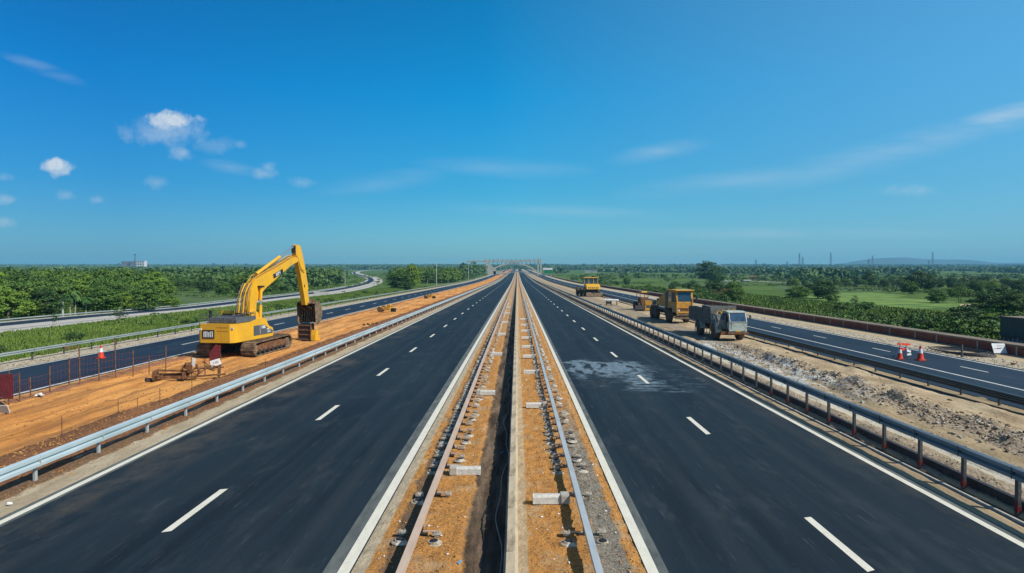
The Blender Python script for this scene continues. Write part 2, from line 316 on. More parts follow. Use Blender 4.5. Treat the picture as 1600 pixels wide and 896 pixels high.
M['bar_concrete'] = mat('barrier_concrete', (.22, .17, .11), (.50, .41, .27), 2.4, .9, .5, 22, stretch=(2,.5,1), c3=(.43,.35,.23))
M['steel_blue'] = mat('galvanised_blue', (.15, .195, .21), (.25, .30, .31), 1.5, .5, .1, 20, metal=.35, stretch=(1,.3,1), spec=.4)
M['steel_mid'] = mat('galvanised_mid', (.24, .29, .28), (.36, .40, .38), 1.2, .6, .1, 20, metal=.2, stretch=(1,.3,1))
M['steel_dark'] = mat('galvanised_dark', (.035, .06, .072), (.075, .105, .115), 1.5, .45, .1, 20, metal=.3, stretch=(1,.3,1), spec=.5)
M['steel_light'] = mat('galvanised_light', (.34, .43, .45), (.50, .59, .61), 1.2, .5, .1, 20, metal=.2, stretch=(1,.3,1), spec=.5)
M['post'] = mat('post_steel', (.06, .065, .07), (.13, .12, .11), 6, .6, metal=.4)
M['red_paint'] = mat('red_paint', (.17, .012, .012), (.05, .014, .012), 5, .55)
M['beam_tan'] = mat('primed_beam', (.44, .31, .23), (.56, .43, .32), 3, .6, .15, 30, stretch=(1,.3,1))
M['beam_grey'] = mat('galvanised_beam', (.36, .40, .40), (.50, .53, .52), 3, .5, .15, 30, metal=.2, stretch=(1,.3,1))
M['plate'] = mat('zinc_plate', (.42, .39, .33), (.62, .60, .54), 9, .6, .3, 30)
M['dirty_zinc'] = mat('dirty_zinc', (.20, .14, .08), (.56, .52, .45), 7, .7, .4, 24, c3=(.40,.35,.27))
M['dark_steel'] = mat('dark_steel', (.025, .025, .028), (.07, .06, .055), 8, .6, metal=.3)
M['rust'] = mat('rust', (.10, .045, .022), (.24, .12, .055), 5, .85, .4, 22, c3=(.16,.07,.03))
M['mud_steel'] = mat('muddy_steel', (.09, .06, .038), (.30, .21, .12), 3.2, .85, .5, 14, c3=(.17,.115,.07))
M['hollow_shade'] = mat('bucket_hollow_shade', (.02, .013, .009), (.10, .06, .035), 4, .9, .4, 14)  # shade of the bucket's hollow painted in as a dark colour
M['yellow'] = mat('machine_yellow', (.64, .34, .025), (.80, .41, .006), 1.1, .5, spec=.5, coat=.15)
M['yellow_dusty'] = mat('dusty_yellow', (.62, .33, .03), (.42, .25, .06), 2.0, .7, .2, 12, c3=(.56,.29,.03))
M['orange_dusty'] = mat('dusty_orange', (.70, .33, .03), (.42, .22, .06), 2.0, .7, .2, 12)
M['black'] = mat('black_plastic', (.012, .013, .015), (.03, .03, .032), 6, .5)
M['rubber'] = mat('dusty_rubber', (.045, .034, .026), (.16, .11, .075), 4, .9, .3, 25)
M['glass'] = mat('dark_glass', (.015, .035, .05), (.03, .06, .08), 1, .12, spec=.8)
M['cab_glass'] = mat('blue_glass', (.02, .05, .10), (.04, .09, .15), 1, .1, spec=.8)
M['grey_panel'] = mat('grey_panel', (.07, .075, .08), (.11, .11, .11), 4, .5)
M['white'] = mat('white_paint', (.74, .74, .72), (.62, .62, .60), 4, .6)
M['chrome'] = mat('chrome_rod', (.6, .62, .64), None, metal=.8, rough=.25)
M['truck_grey'] = mat('weathered_grey_green', (.44, .49, .42), (.26, .28, .23), 2.4, .7, .2, 16, c3=(.38,.43,.37))
M['truck_dark'] = mat('weathered_dark_grey', (.075, .082, .08), (.20, .20, .175), 2.0, .8, .3, 14)
M['cone_red'] = mat('cone_red', (.72, .055, .02), (.6, .05, .02), 5, .5)
M['brick'] = mat('red_brick_wall', (.17, .05, .03), (.29, .10, .06), 2.0, .9, .4, 18, c3=(.22,.07,.045), stretch=(1,.5,2))
M['coping'] = mat('brown_coping', (.15, .115, .085), (.26, .21, .15), 1.4, .9, .3, 16, stretch=(1,.4,1))
M['pilaster'] = mat('render_band', (.34, .27, .2), (.42, .35, .27), 3, .9)
M['shed'] = mat('weathered_board', (.075, .07, .06), (.14, .125, .105), 2, .85, stretch=(6,6,.3))
M['stone'] = mat('rubble_stone', (.15, .11, .07), (.52, .46, .36), 1.6, .9, .4, 20, c3=(.33,.26,.18))
M['clod'] = mat('soil_clod', (.22, .10, .035), (.58, .29, .09), 1.2, .95, .4, 20)
M['rim'] = mat('dusty_rim', (.30, .21, .13), (.50, .38, .25), 5, .8)
M['net'] = mat('red_net', (.30, .05, .05), (.2, .04, .04), 5, .8)
M['netp'] = mat('red_net_panel', (.26, .035, .04), (.16, .03, .03), 5, .8)
def make_net(m):
    nt = m.node_tree; N = nt.nodes; L = nt.links; n = N.new('ShaderNodeTexNoise'); n.inputs['Scale'].default_value = 30; r = N.new('ShaderNodeValToRGB'); r.color_ramp.elements[0].position = .42; r.color_ramp.elements[1].position = .5; r.color_ramp.elements[0].color = (.35, .35, .35, 1); tc = N.new('ShaderNodeTexCoord'); L.new(tc.outputs['Object'], n.inputs['Vector']); L.new(n.outputs[0], r.inputs[0]); L.new(r.outputs[0], N['Principled BSDF'].inputs['Alpha'])
make_net(M['netp'])
M['pole'] = mat('pole_grey', (.34, .36, .34), (.42, .43, .4), 3, .5)
M['bark'] = mat('bark', (.10, .075, .05), (.20, .16, .11), 3, .9, .5, 12, stretch=(1,1,.3))
M['bark_pale'] = mat('pale_bark', (.26, .23, .18), (.38, .34, .27), 3, .9, .4, 12, stretch=(1,1,.3))
M['bridge'] = mat('bridge_concrete', (.34, .32, .26), (.46, .43, .35), .2, .9)
M['bridge_dark'] = mat('bridge_steel', (.10, .15, .14), (.16, .21, .19), .2, .7)
M['wall_white'] = mat('white_wall', (.62, .60, .57), (.5, .48, .46), .1, .9)
M['wall_red'] = mat('red_wall', (.30, .10, .07), (.24, .08, .06), .1, .9)
M['wall_grey'] = mat('grey_wall', (.22, .21, .21), (.30, .28, .28), .1, .9)
M['roof'] = mat('tiled_roof', (.26, .11, .07), (.36, .17, .11), .5, .9)
M['green_sign'] = mat('green_sign', (.015, .19, .075), (.012, .15, .06), .3, .5)
M['hill'] = mat('far_hill', (.045, .085, .08), (.075, .115, .10), .002, .95)
L1 = leafmat('leaf_mid', (.028, .072, .014), (.078, .155, .026), (.15, .24, .035))
L2 = leafmat('leaf_dark', (.016, .046, .013), (.048, .100, .022), (.09, .15, .03))
L3 = leafmat('leaf_light', (.055, .12, .014), (.12, .21, .022), (.20, .28, .03))
L4 = leafmat('leaf_autumn', (.10, .085, .025), (.22, .14, .04), (.30, .18, .06))
L5 = leafmat('leaf_far', (.026, .066, .020), (.078, .150, .036), (.14, .21, .05), scale=.03, rnd=0)
L7 = leafmat('leaf_scrub', (.030, .072, .014), (.085, .155, .026), (.16, .23, .04), scale=.04, rnd=0)
L6 = leafmat('leaf_grass', (.055, .115, .015), (.12, .21, .025), (.24, .26, .06), scale=.25, rnd=0)

# ------------------------------------------------------------------ mesh helpers
def tag(o, label=None, cat=None, group=None, kind=None):
    if label: o['label'] = label
    if cat: o['category'] = cat
    if group: o['group'] = group
    if kind: o['kind'] = kind
    return o
def empty(name, loc, rz=0, label=None, cat=None, group=None):
    o = bpy.data.objects.new(name, None); o.empty_display_size = .3; COL.objects.link(o); o.location = loc; o.rotation_euler = (0, 0, rz)
    return tag(o, label, cat, group)
class MB:
    def __init__(s): s.v = []; s.f = []
    def add(s, vs, fs):
        n = len(s.v); s.v += [tuple(v) for v in vs]; s.f += [tuple(i+n for i in f) for f in fs]; return s
    def box(s, c, d, rot=None, taper=1.0, bev=0):
        hx, hy, hz = d[0]/2, d[1]/2, d[2]/2
        if bev:
            b = min(bev, hx*.9, hy*.9)
            ring = [(-hx+b,-hy),(hx-b,-hy),(hx,-hy+b),(hx,hy-b),(hx-b,hy),(-hx+b,hy),(-hx,hy-b),(-hx,-hy+b)]
            vs = [(x*(1-b/hx*.6), y*(1-b/hy*.6), -hz) for x, y in ring]+[(x, y, -hz+b) for x, y in ring]+[(x*taper, y*taper, hz-b) for x, y in ring]+[(x*taper*(1-b/hx*.6), y*taper*(1-b/hy*.6), hz) for x, y in ring]
            fs = [tuple(range(7,-1,-1)), tuple(range(24,32))]
            for k in range(3):
                for i in range(8): j = (i+1) % 8; fs.append((k*8+i, k*8+j, k*8+8+j, k*8+8+i))
        else:
            vs = [(-hx,-hy,-hz),(hx,-hy,-hz),(hx,hy,-hz),(-hx,hy,-hz),(-hx*taper,-hy*taper,hz),(hx*taper,-hy*taper,hz),(hx*taper,hy*taper,hz),(-hx*taper,hy*taper,hz)]
            fs = [(3,2,1,0),(4,5,6,7),(0,1,5,4),(1,2,6,5),(2,3,7,6),(3,0,4,7)]
        m = (Euler(rot).to_matrix() if rot else None)
        vs = [(m @ Vector(v) if m else Vector(v))+Vector(c) for v in vs]
        return s.add(vs, fs)
    def tube(s, pts, r, n=8, r2=None):
        pts = [Vector(p) for p in pts]; k = len(pts); vs = []
        for i, p in enumerate(pts):
            d = (pts[min(i+1, k-1)]-pts[max(i-1, 0)]).normalized()
            up = Vector((0,0,1)) if abs(d.z) < .9 else Vector((1,0,0))
            a = d.cross(up).normalized(); b = d.cross(a).normalized()
            rr = r if r2 is None else r+(r2-r)*i/(k-1)
            if isinstance(r, (list, tuple)): rr = r[i]
            for j in range(n):
                t = 2*math.pi*j/n; vs.append(p+a*math.cos(t)*rr+b*math.sin(t)*rr)
        fs = [(i*n+j, i*n+(j+1) % n, (i+1)*n+(j+1) % n, (i+1)*n+j) for i in range(k-1) for j in range(n)]
        fs += [tuple(range(n-1,-1,-1)), tuple((k-1)*n+j for j in range(n))]
        return s.add(vs, fs)
    def prism(s, pts, x0, x1, axis='x'):
        """outline in (y,z) extruded from x0 to x1 (axis x), or (x,z) along y, or (x,y) along z"""
        n = len(pts)
        g = {'x': lambda a, b, t: (t, a, b), 'y': lambda a, b, t: (a, t, b), 'z': lambda a, b, t: (a, b, t)}[axis]
        vs = [g(a, b, x0) for a, b in pts]+[g(a, b, x1) for a, b in pts]
        fs = [tuple(range(n)), tuple(range(2*n-1, n-1, -1))]+[(i, (i+1) % n, n+(i+1) % n, n+i) for i in range(n)]
        return s.add(vs, fs)
    def lathe(s, prof, c=(0,0,0), n=14, axis='z'):
        vs = []
        for r, z in prof:
            for j in range(n):
                t = 2*math.pi*j/n; a, b = r*math.cos(t), r*math.sin(t)
                vs.append((a+c[0], b+c[1], z+c[2]) if axis == 'z' else (z+c[0], a+c[1], b+c[2]))
        k = len(prof); fs = [(i*n+j, i*n+(j+1) % n, (i+1)*n+(j+1) % n, (i+1)*n+j) for i in range(k-1) for j in range(n)]
        fs += [tuple(range(n-1,-1,-1)), tuple((k-1)*n+j for j in range(n))]
        return s.add(vs, fs)
    def build(s, name, m, parent=None, smooth=False, loc=None):
        me = bpy.data.meshes.new(name); me.from_pydata(s.v, [], s.f); me.update()
        import bmesh
        bm = bmesh.new(); bm.from_mesh(me); bmesh.ops.recalc_face_normals(bm, faces=bm.faces); bm.to_mesh(me); bm.free()
        return link(name, me, m, parent, smooth, loc)
def link(name, me, m, parent=None, smooth=False, loc=None):
    me.materials.append(m)
    if smooth: me.polygons.foreach_set('use_smooth', [True]*len(me.polygons))
    o = bpy.data.objects.new(name, me); COL.objects.link(o)
    if parent: o.parent = parent
    if loc: o.location = loc
    return o
def npmesh(name, v, f, m, parent=None, smooth=False, tone=None):
    """v (n,3) float, f (k,4) or (k,3) int"""
    me = bpy.data.meshes.new(name); n, k = len(v), len(f); w = f.shape[1]
    me.vertices.add(n); me.vertices.foreach_set('co', np.asarray(v, dtype=np.float32).ravel())
    me.loops.add(k*w); me.loops.foreach_set('vertex_index', np.asarray(f, dtype=np.int32).ravel())
    me.polygons.add(k); me.polygons.foreach_set('loop_start', np.arange(0, k*w, w, dtype=np.int32))
    me.update(calc_edges=True)
    if tone is not None:
        a = me.attributes.new('tone', 'FLOAT', 'FACE'); a.data.foreach_set('value', np.asarray(tone, dtype=np.float32))
    return link(name, me, m, parent, smooth)
def grid(name, xs, ys, h, m, smooth=True, kind='structure'):
    nx, ny = len(xs), len(ys); v = np.empty((ny*nx, 3), dtype=np.float64)
    k = 0
    for y in ys:
        zb = zr(y)
        for x in xs: v[k] = (x, y, zb+h(x, y)); k += 1
    i = np.arange((ny-1)*nx).reshape(ny-1, nx)[:, :-1].ravel()
    f = np.stack([i, i+1, i+nx+1, i+nx], 1)
    o = npmesh(name, v, f, m, smooth=smooth)
    if kind: o['kind'] = kind
    return o
FARY = [150, 200, 260, 320, 380, 450, 500, 550, 620, 700, 850, 1000, 1200, 1500, 2000, 2600]
ROADY = [-60, -20, 10, 40, 80, 120]+FARY
def fr(a, b, s): return list(np.arange(a, b-1e-6, s))
def fbm(x, y, o=3): return noise.fractal(Vector((x, y, 3.3)), 1.0, 2.0, o)
def dup(root, loc, rz=0, sc=1.0, label=None, group=None):
    c = root.copy(); COL.objects.link(c); c.location = loc; c.rotation_euler = (0, 0, rz); c.scale = (sc, sc, sc) if isinstance(sc, (int, float)) else sc
    if label: c['label'] = label
    if group: c['group'] = group
    for ch in root.children:
        d = ch.copy(); COL.objects.link(d); d.parent = c
        for g in ch.children: e = g.copy(); COL.objects.link(e); e.parent = d
    return c
ORD = ['nearest', 'second nearest', 'third nearest', 'fourth nearest', 'fifth nearest', 'sixth nearest', 'seventh nearest', 'eighth nearest', 'ninth nearest', 'tenth nearest', 'eleventh nearest', 'twelfth nearest', 'thirteenth nearest', 'fourteenth nearest']

# ------------------------------------------------------------------ ground
NTH = ['first', 'second', 'third', 'fourth', 'fifth', 'sixth', 'seventh', 'eighth', 'ninth', 'tenth', 'eleventh', 'twelfth', 'thirteenth', 'fourteenth', 'fifteenth', 'sixteenth', 'seventeenth', 'eighteenth', 'nineteenth', 'twentieth', 'twenty first', 'twenty second', 'twenty third', 'twenty fourth', 'twenty fifth', 'twenty sixth']
def make_terrain():
    xs = sorted(set([-46, -36.2, 38.5, 41]+[s*v for s in (-1, 1) for v in (60, 80, 110, 150, 200, 280, 380, 520, 700, 950, 1300, 1800, 2500, 3500, 5000, 7500, 8300)]+[0]))
    ys = sorted(set(KY+[-120, -60, 0, 60, 120, 200, 300, 900, 1500, 2700, 4200]))
    grid('ground', xs, ys, lambda x, y: zs(x)-(.35 if -36.1 < x < 38.4 else 0)-.0, M['ground'])
make_terrain()
STR = lambda name, x0, x1, z, m, ys=ROADY: grid(name, [x0, x1], ys, lambda x, y: z, m, smooth=False)
grid('earth_formation', [-36.2, -20, 0, 20, 38.5], ROADY, lambda x, y: -.2 if abs(x) < 36 and x != 38.5 else -.3, M['tan_shoulder'], smooth=False)
STR('highway_surface', -13.1, -3.44, 0, M['asphalt']); STR('highway_surface', 2.68, 11.85, 0, M['asphalt_stain'])
STR('highway_surface', -32.8, -25.4, 0, M['asphalt_far']); STR('highway_surface', 23.1, 32.5, 0, M['asphalt_far'])
STR('asphalt_edge_strip', -4.03, -3.69, .004, M['asphalt_edge']); STR('asphalt_edge_strip', 2.92, 3.14, .004, M['asphalt_edge'])
STR('asphalt_edge_strip', -13.08, -12.62, .004, M['asphalt_edge']); STR('asphalt_edge_strip', 11.62, 11.84, .004, M['asphalt_edge'])
for x0, x1 in ((-3.72, -3.47), (2.70, 2.93), (-12.93, -12.73), (11.42, 11.62)): STR('edge_line', x0, x1, .008, M['paint'])
for x0, x1 in ((-32.6, -32.4), (-25.75, -25.52), (26.7, 26.88), (31.9, 32.1)): STR('edge_line', x0, x1, .008, M['paint_far'])
def dashes(x, ys, L, w, m):
    b = MB()
    for y in ys:
        n = 1 if y+L < 380 else 1
        z0, z1 = zr(y)+.010, zr(y+L)+.010
        sk = .03 if y < 60 else 0
        b.add([(x-w/2, y, z0), (x+w/2, y+sk*3, z0), (x+w/2, y+L, z1), (x-w/2, y+L-sk*2, z1)], [(0,1,2,3)])
    o = b.build('lane_dashes', m); o['kind'] = 'structure'
yl = [6200/(838-427)+k*11.65 for k in range(-2, 60)]
dashes(-8.40, yl, 3.1, .20, M['paint'])
yr = [6200/(897-427)+k*11.3 for k in range(-2, 60)]
dashes(7.36, yr, 3.0, .20, M['paint'])
dashes(-29.0, [55+k*10.5 for k in range(60)], 3.4, .2, M['paint_far']); dashes(29.4, [19+k*10.5 for k in range(60)], 2.6, .15, M['paint_far'])

# median bed
def h_med(x, y):
    e = min((x+3.46)/.25, (2.72-x)/.12, 1); e = max(0, min(1, e))
    z = -.015
    if y < 150:
        z += e*(.05*fbm(x*2.3, y*2.3)+.055*abs(fbm(x*6+9, y*6)))
        if -1.3 < x < -.2: z -= .05*e*min(1, (x+1.3)/.12, (-.2-x)/.12+.2)
        if 1.75 < x < 2.5: z += .07*max(0, fbm(x*4, y*3+40))*e + .03*e
    return z
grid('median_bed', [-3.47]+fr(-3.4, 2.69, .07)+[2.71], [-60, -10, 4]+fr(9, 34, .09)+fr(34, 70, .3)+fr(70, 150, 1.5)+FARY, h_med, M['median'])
# left dirt strip
def h_dirt(x, y):
    e = max(0, min(1, (x+25.6)/.6, (-14.0-x)/.2))
    z = -.03
    if y < 260:
        b = max(0, 1-abs(x+16.4+.35*fbm(x*.2, y*.35))/1.15)
        z += e*(.09*fbm(x*.8, y*.2)+.05*fbm(x*2.5, y*1.2)+.10*max(0, fbm(x*.5+3, y*.22, 4)-.1)+.35*b*(.75+.5*fbm(x*1.4, y*1.2)))
        w = max(0, 1-abs(x+24.4)/.5); z += e*.10*w*(1+fbm(x*2, y*1.5))
    return z
grid('dirt_strip', [-25.62]+fr(-25.5, -14.0, .16)+[-13.95], [-60, -10, 8]+fr(14, 80, .26)+fr(80, 150, 1.0)+[160, 180, 200, 230]+FARY[2:], h_dirt, M['dirt'])
def h_sh(x, y):
    z = -.012
    if y < 120: z += max(0, min(1, (-13.1-x)/.3))*(.02*fbm(x*3, y*2)+.03*max(0, fbm(x*5, y*4+9)))+.05*max(0, 1-abs(x+14.2)/.4)*abs(fbm(x*3, y*3))
    return z
grid('sandy_shoulder', [-14.9]+fr(-14.8, -13.0, .1)+[-13.0], [-60, -10, 8]+fr(13, 60, .2)+fr(60, 150, 1.5)+FARY, h_sh, M['tan_shoulder'])
# right works strip
def h_work(x, y):
    e = max(0, min(1, (x-11.8)/.3, (23.1-x)/.4)); z = -.03
    if y < 260:
        z += e*.02*fbm(x*3, y*2)
        if 12.5 < x < 13.0: z -= .14
        if 14 < x < 22: z += .05*fbm(x*.8, y*.2)
        for rx in (15.9, 16.8): z -= .09*max(0, 1-abs(x-rx+.15*fbm(0, y*.1))/.25)
        c = 18.3+.5*fbm(1.7, y*.12); fd = max(0, min(1, (57-y)/7)) if x > 16.8 else 1
        rr = max(0, 1-abs(x-c)/1.25); z += fd*rr*.62*max(0, .35+fbm(x*.9, y*.5, 4))
        z += fd*.20*max(0, fbm(x*.55+7, y*.28, 4)-.05)*(1 if x > 15 else .3)
        c2 = 13.9; z += .12*max(0, 1-abs(x-c2)/.7)*(1+fbm(x*2, y*2))
    return z
grid('works_ground', [11.75]+fr(11.85, 23.1, .15)+[23.2], [-60, -10, 6]+fr(12, 80, .24)+fr(80, 150, 1.0)+[165, 180, 200, 230]+FARY[2:], h_work, M['works'])
def h_fs(x, y): return -.02+(.06*abs(fbm(x*2.2, y*1.6)) if y < 150 and (abs(x) < 35) else 0)
ysf = [-60, 0, 20]+fr(30, 110, .5)+fr(110, 150, 4)+FARY
grid('rubbly_shoulder', [-36.2, -35.5]+fr(-35, -32.7, .25)+[-32.7], ysf, h_fs, M['far_shoulder'])
grid('rubbly_shoulder', [32.4]+fr(32.6, 35.2, .25)+[35.2], ysf, h_fs, M['far_shoulder'])
grid('sandy_path', [35.15, 36, 37, 38.6], ROADY, lambda x, y: -.012, M['path'])

# ------------------------------------------------------------------ stones (nobody could count them)
def stones(name, label, n, fx, fy, fs, hz, m, ctag='rubble'):
    ico = np.array([(-1,-1,-1),(1,-1,-1),(1,1,-1),(-1,1,-1),(-1,-1,1),(1,-1,1),(1,1,1),(-1,1,1)], float)*.58
    ff = np.array([(3,2,1,0),(4,5,6,7),(0,1,5,4),(1,2,6,5),(2,3,7,6),(3,0,4,7)])
    V = []; Fc = []
    for i in range(n):
        x, y, s = fx(), fy(), fs()
        a = rng.uniform(0, 6.28, 3); Rm = np.array(Euler(a).to_matrix())
        p = (ico*rng.uniform(.30, 1.15, (8, 3))*rng.uniform(.55, 1.2, (1, 3)))@Rm.T*np.array([1, 1, .6])*s
        V.append(p+np.array([x, y, zr(y)+hz(x, y)+s*.15])); Fc.append(ff+8*i)
    return tag(npmesh(name, np.concatenate(V), np.concatenate(Fc), m), label, ctag, kind='stuff')
U = rng.uniform; NRM = rng.normal
def ypow(a, b, p=1.6): return lambda: a+(b-a)*(U(0, 1)**p)
stones('rubble_heap', 'grey and brown broken rubble heaped in a long ridge on the right works strip', 2900, lambda: NRM(18.3, .75), ypow(18, 57, 1.2), lambda: .035+.11*U(0, 1)**2.5, h_work, M['stone'])
stones('gravel', 'loose gravel and stones along the foot of the right roadside guardrail', 1500, lambda: NRM(13.95, .38), ypow(14, 70), lambda: .02+.05*U(0, 1)**2, h_work, M['stone'])
stones('rubble_scatter', 'pale rubble scattered on the tracks in front of the grey truck', 1500, lambda: U(14.6, 19.5), lambda: NRM(46, 8), lambda: .03+.09*U(0, 1)**3, h_work, M['stone'])
stones('slab_debris', 'broken pale concrete slabs and boards strewn among the rubble on the right works strip', 160, lambda: NRM(17.6, 1.2), ypow(22, 56, 1.1), lambda: .07+.15*U(0, 1)**2, h_work, M['concrete'])
stones('earth_lumps', 'brown earth lumps heaped along the works strip rubble', 900, lambda: NRM(18.6, .9), ypow(20, 56, 1.2), lambda: .04+.14*U(0, 1)**3, h_work, M['brown_field'])
stones('soil_clods', 'orange brown soil clods covering the median bed', 9000, lambda: (U(-3.0, -1.3) if U(0,1) < .5 else U(.3, 2.6)), ypow(10, 60, 2.0), lambda: .012+.034*U(0, 1)**2, h_med, M['clod'], 'clods')
stones('soil_clods', 'dark soil clods along the berm beside the left guardrail', 2400, lambda: NRM(-16.5, .6), ypow(17, 80), lambda: .02+.07*U(0, 1)**2, h_dirt, M['clod'], 'clods')
stones('soil_clods', 'scattered lumps and clods over the orange dirt strip', 2600, lambda: U(-25.3, -16.5), ypow(22, 110), lambda: .02+.07*U(0, 1)**3, h_dirt, M['clod'], 'clods')
stones('soil_clods', 'loose clods under the left guardrail posts', 1200, lambda: NRM(-14.15, .18), ypow(17, 60), lambda: .015+.04*U(0, 1)**2, h_sh, M['clod'], 'clods')
stones('rubble_scatter', 'stony rubble edging the far right carriageway', 2600, lambda: U(32.7, 34.8), ypow(34, 140), lambda: .04+.09*U(0, 1)**2, h_fs, M['stone'])
stones('rubble_scatter', 'stony rubble edging the far left carriageway', 1800, lambda: U(-34.4, -32.9), ypow(38, 140), lambda: .04+.08*U(0, 1)**2, h_fs, M['stone'])
stones('scraps', 'pale chips of concrete and paper scattered over the median bed', 260, lambda: (U(-3.2, -1.3) if U(0,1) < .5 else U(.2, 2.6)), ypow(11, 60, 1.6), lambda: .02+.05*U(0, 1)**2, h_med, M['white'], 'scraps')
stones('gravel', 'grey gravel spread on the right side of the median bed', 2200, lambda: U(1.75, 2.45), ypow(10, 30, 1.2), lambda: .012+.022*U(0, 1), h_med, M['stone'])

# ------------------------------------------------------------------ guardrails
def wbeam(x, side, z0, z1, y0, y1, d=.085):
    """W profile whose ribs stand out towards side (+1 or -1), swept along the road"""
    H = z1-z0; t = .012
    p = [(0, 0), (d, .10*H), (d, .34*H), (.015, .46*H), (.015, .54*H), (d, .66*H), (d, .90*H), (0, H)]
    q = [(a-t-.02, b) for a, b in reversed(p)]
    pr = p+q; ys = [y for y in [y0]+[r for r in ROADY if y0 < r < y1]+[y1]]
    b = MB(); n = len(pr); vs = []
    for y in ys: vs += [(x+side*a, y, zr(y)+z0+c) for a, c in pr]
    fs = [(k*n+i, k*n+(i+1) % n, (k+1)*n+(i+1) % n, (k+1)*n+i) for k in range(len(ys)-1) for i in range(n)]
    fs += [tuple(range(n)), tuple(range(len(ys)*n-1, (len(ys)-1)*n-1, -1))]
    return b.add(vs, fs)
def guardrail(name, label, x, side, beams, ytop, sp, ystart, mrail, mpost, n1=95, redbase=False, yend=1200, pw=.10):
    root = empty(name, (0, 0, 0), 0, label, 'guardrail')
    for (a, c) in beams: wbeam(x, side, a, c, ystart, yend).build('rail_beam', mrail, root)
    px = x-side*.09
    proto = MB().box((0, 0, ytop/2-.05), (pw*.7, pw, ytop+.1)).box((side*.045, 0, (beams[-1][0]+beams[-1][1])/2), (.06, .12, .16)).box((side*.179, 0, (beams[-1][0]+beams[-1][1])/2), (.012, .022, (beams[-1][1]-beams[-1][0])*.9)).box((side*.12, .0, (beams[-1][0]+beams[-1][1])/2), (.05, .07, .05)).build('post', mpost, root)
    proto.location = (px, ystart+1.2, 0)
    rb = None
    if redbase: rb = MB().box((0, 0, .14), (.11, .13, .28), taper=.85).build('post_sleeve', M['red_paint'], proto)
    y = ystart+1.2
    for k in range(1, n1):
        y += sp; c = proto.copy(); COL.objects.link(c); c.parent = root; c.location = (px, y, zr(y))
        if rb and k < 12: d = rb.copy(); COL.objects.link(d); d.parent = c
    b = MB()
    while y < min(yend, 520):
        y += sp*1.5; b.box((px, y, zr(y)+ytop/2), (.09, .12, ytop))
    tag(b.build('far_posts', mpost, root), kind='stuff')
    return root
guardrail('guardrail', 'pale blue double ribbed guardrail between the left carriageway and the orange dirt', -14.32, 1, [(.40, .77)], .74, 2.9, 9.0, M['steel_light'], M['pole'])
guardrail('guardrail', 'blue grey guardrail with red footed posts beside the right carriageway', 12.92, -1, [(.84, 1.19)], 1.17, 2.02, 9.35, M['steel_blue'], M['post'], redbase=True, pw=.12)
guardrail('guardrail', 'low dark guardrail along the near edge of the far right carriageway', 22.62, -1, [(.28, .50), (.50, .68)], .66, 2.6, 16.0, M['steel_dark'], M['post'])
guardrail('guardrail', 'distant guardrail along the grass verge of the far left carriageway', -34.6, 1, [(.58, .82)], .80, 3.2, 25.0, M['steel_mid'], M['post'])
# low dark kerb wall behind the right posts
b = MB()
for a, c in zip(ROADY[1:-6], ROADY[2:-5]):
    b.add([(13.22, a, zr(a)-.1), (13.22, a, zr(a)+.22), (13.36, a, zr(a)+.22), (13.36, a, zr(a)-.1), (13.22, c, zr(c)-.1), (13.22, c, zr(c)+.22), (13.36, c, zr(c)+.22), (13.36, c, zr(c)-.1)], [(0,1,5,4),(1,2,6,5),(2,3,7,6)])
tag(b.build('low_kerb_wall', M['dark_steel']), 'low blackened kerb wall behind the red footed guardrail posts', 'kerb')
# drainage channel edging
b = MB()
for a, c in zip(ROADY[1:-6], ROADY[2:-5]):
    for x in (12.50,): b.add([(x, a, zr(a)-.1), (x, a, zr(a)+.035), (x+.07, a, zr(a)+.035), (x+.07, a, zr(a)-.1), (x, c, zr(c)-.1), (x, c, zr(c)+.035), (x+.07, c, zr(c)+.035), (x+.07, c, zr(c)-.1)], [(0,1,5,4),(1,2,6,5),(2,3,7,6)])
tag(b.build('drain_kerb', M['concrete']), 'narrow concrete drain edging beside the right white edge line', 'kerb')

# ------------------------------------------------------------------ median barrier and the two beams under assembly
root = empty('median_barrier', (-.13, 8, 0), 0, 'long low concrete barrier down the middle of the median', 'barrier')
prof = [(-.17, -.15), (-.15, .08), (-.085, .18), (-.075, .50), (.075, .50), (.085, .18), (.15, .08), (.17, -.15)]
ys = [-18]+[y-8 for y in ROADY if y >= 10]; n = len(prof); vs = []
for y in ys: vs += [(a, y, zr(y+8)+c) for a, c in prof]
MB().add(vs, [(k*n+i, k*n+i+1, (k+1)*n+i+1, (k+1)*n+i) for k in range(len(ys)-1) for i in range(n-1)]).build('barrier_wall', M['bar_concrete'], root)
cp = MB().box((0, 1.2, .54), (.195, 2.37, .09), bev=.02).build('coping', M['bar_concrete'], root)
y = 0
for k in range(60):
    y += 2.4; c = cp.copy(); COL.objects.link(c); c.parent = root; c.location = (.004*math.sin(k*2.1), y, .003*math.cos(k*3.3)); c.rotation_euler = (0, 0, .002*math.sin(k*1.7))
b = MB()
for a, c in zip([144.4]+[v for v in ys if v > 144.4][:-1], [v for v in ys if v > 144.4]):
    for q in (a,): b.box((0, (a+c)/2, (zr(a+8)+zr(c+8))/2+.54), (.195, c-a, .09), rot=(math.atan2(zr(c+8)-zr(a+8), c-a), 0, 0))
tag(b.build('far_coping', M['bar_concrete'], root), kind='stuff')

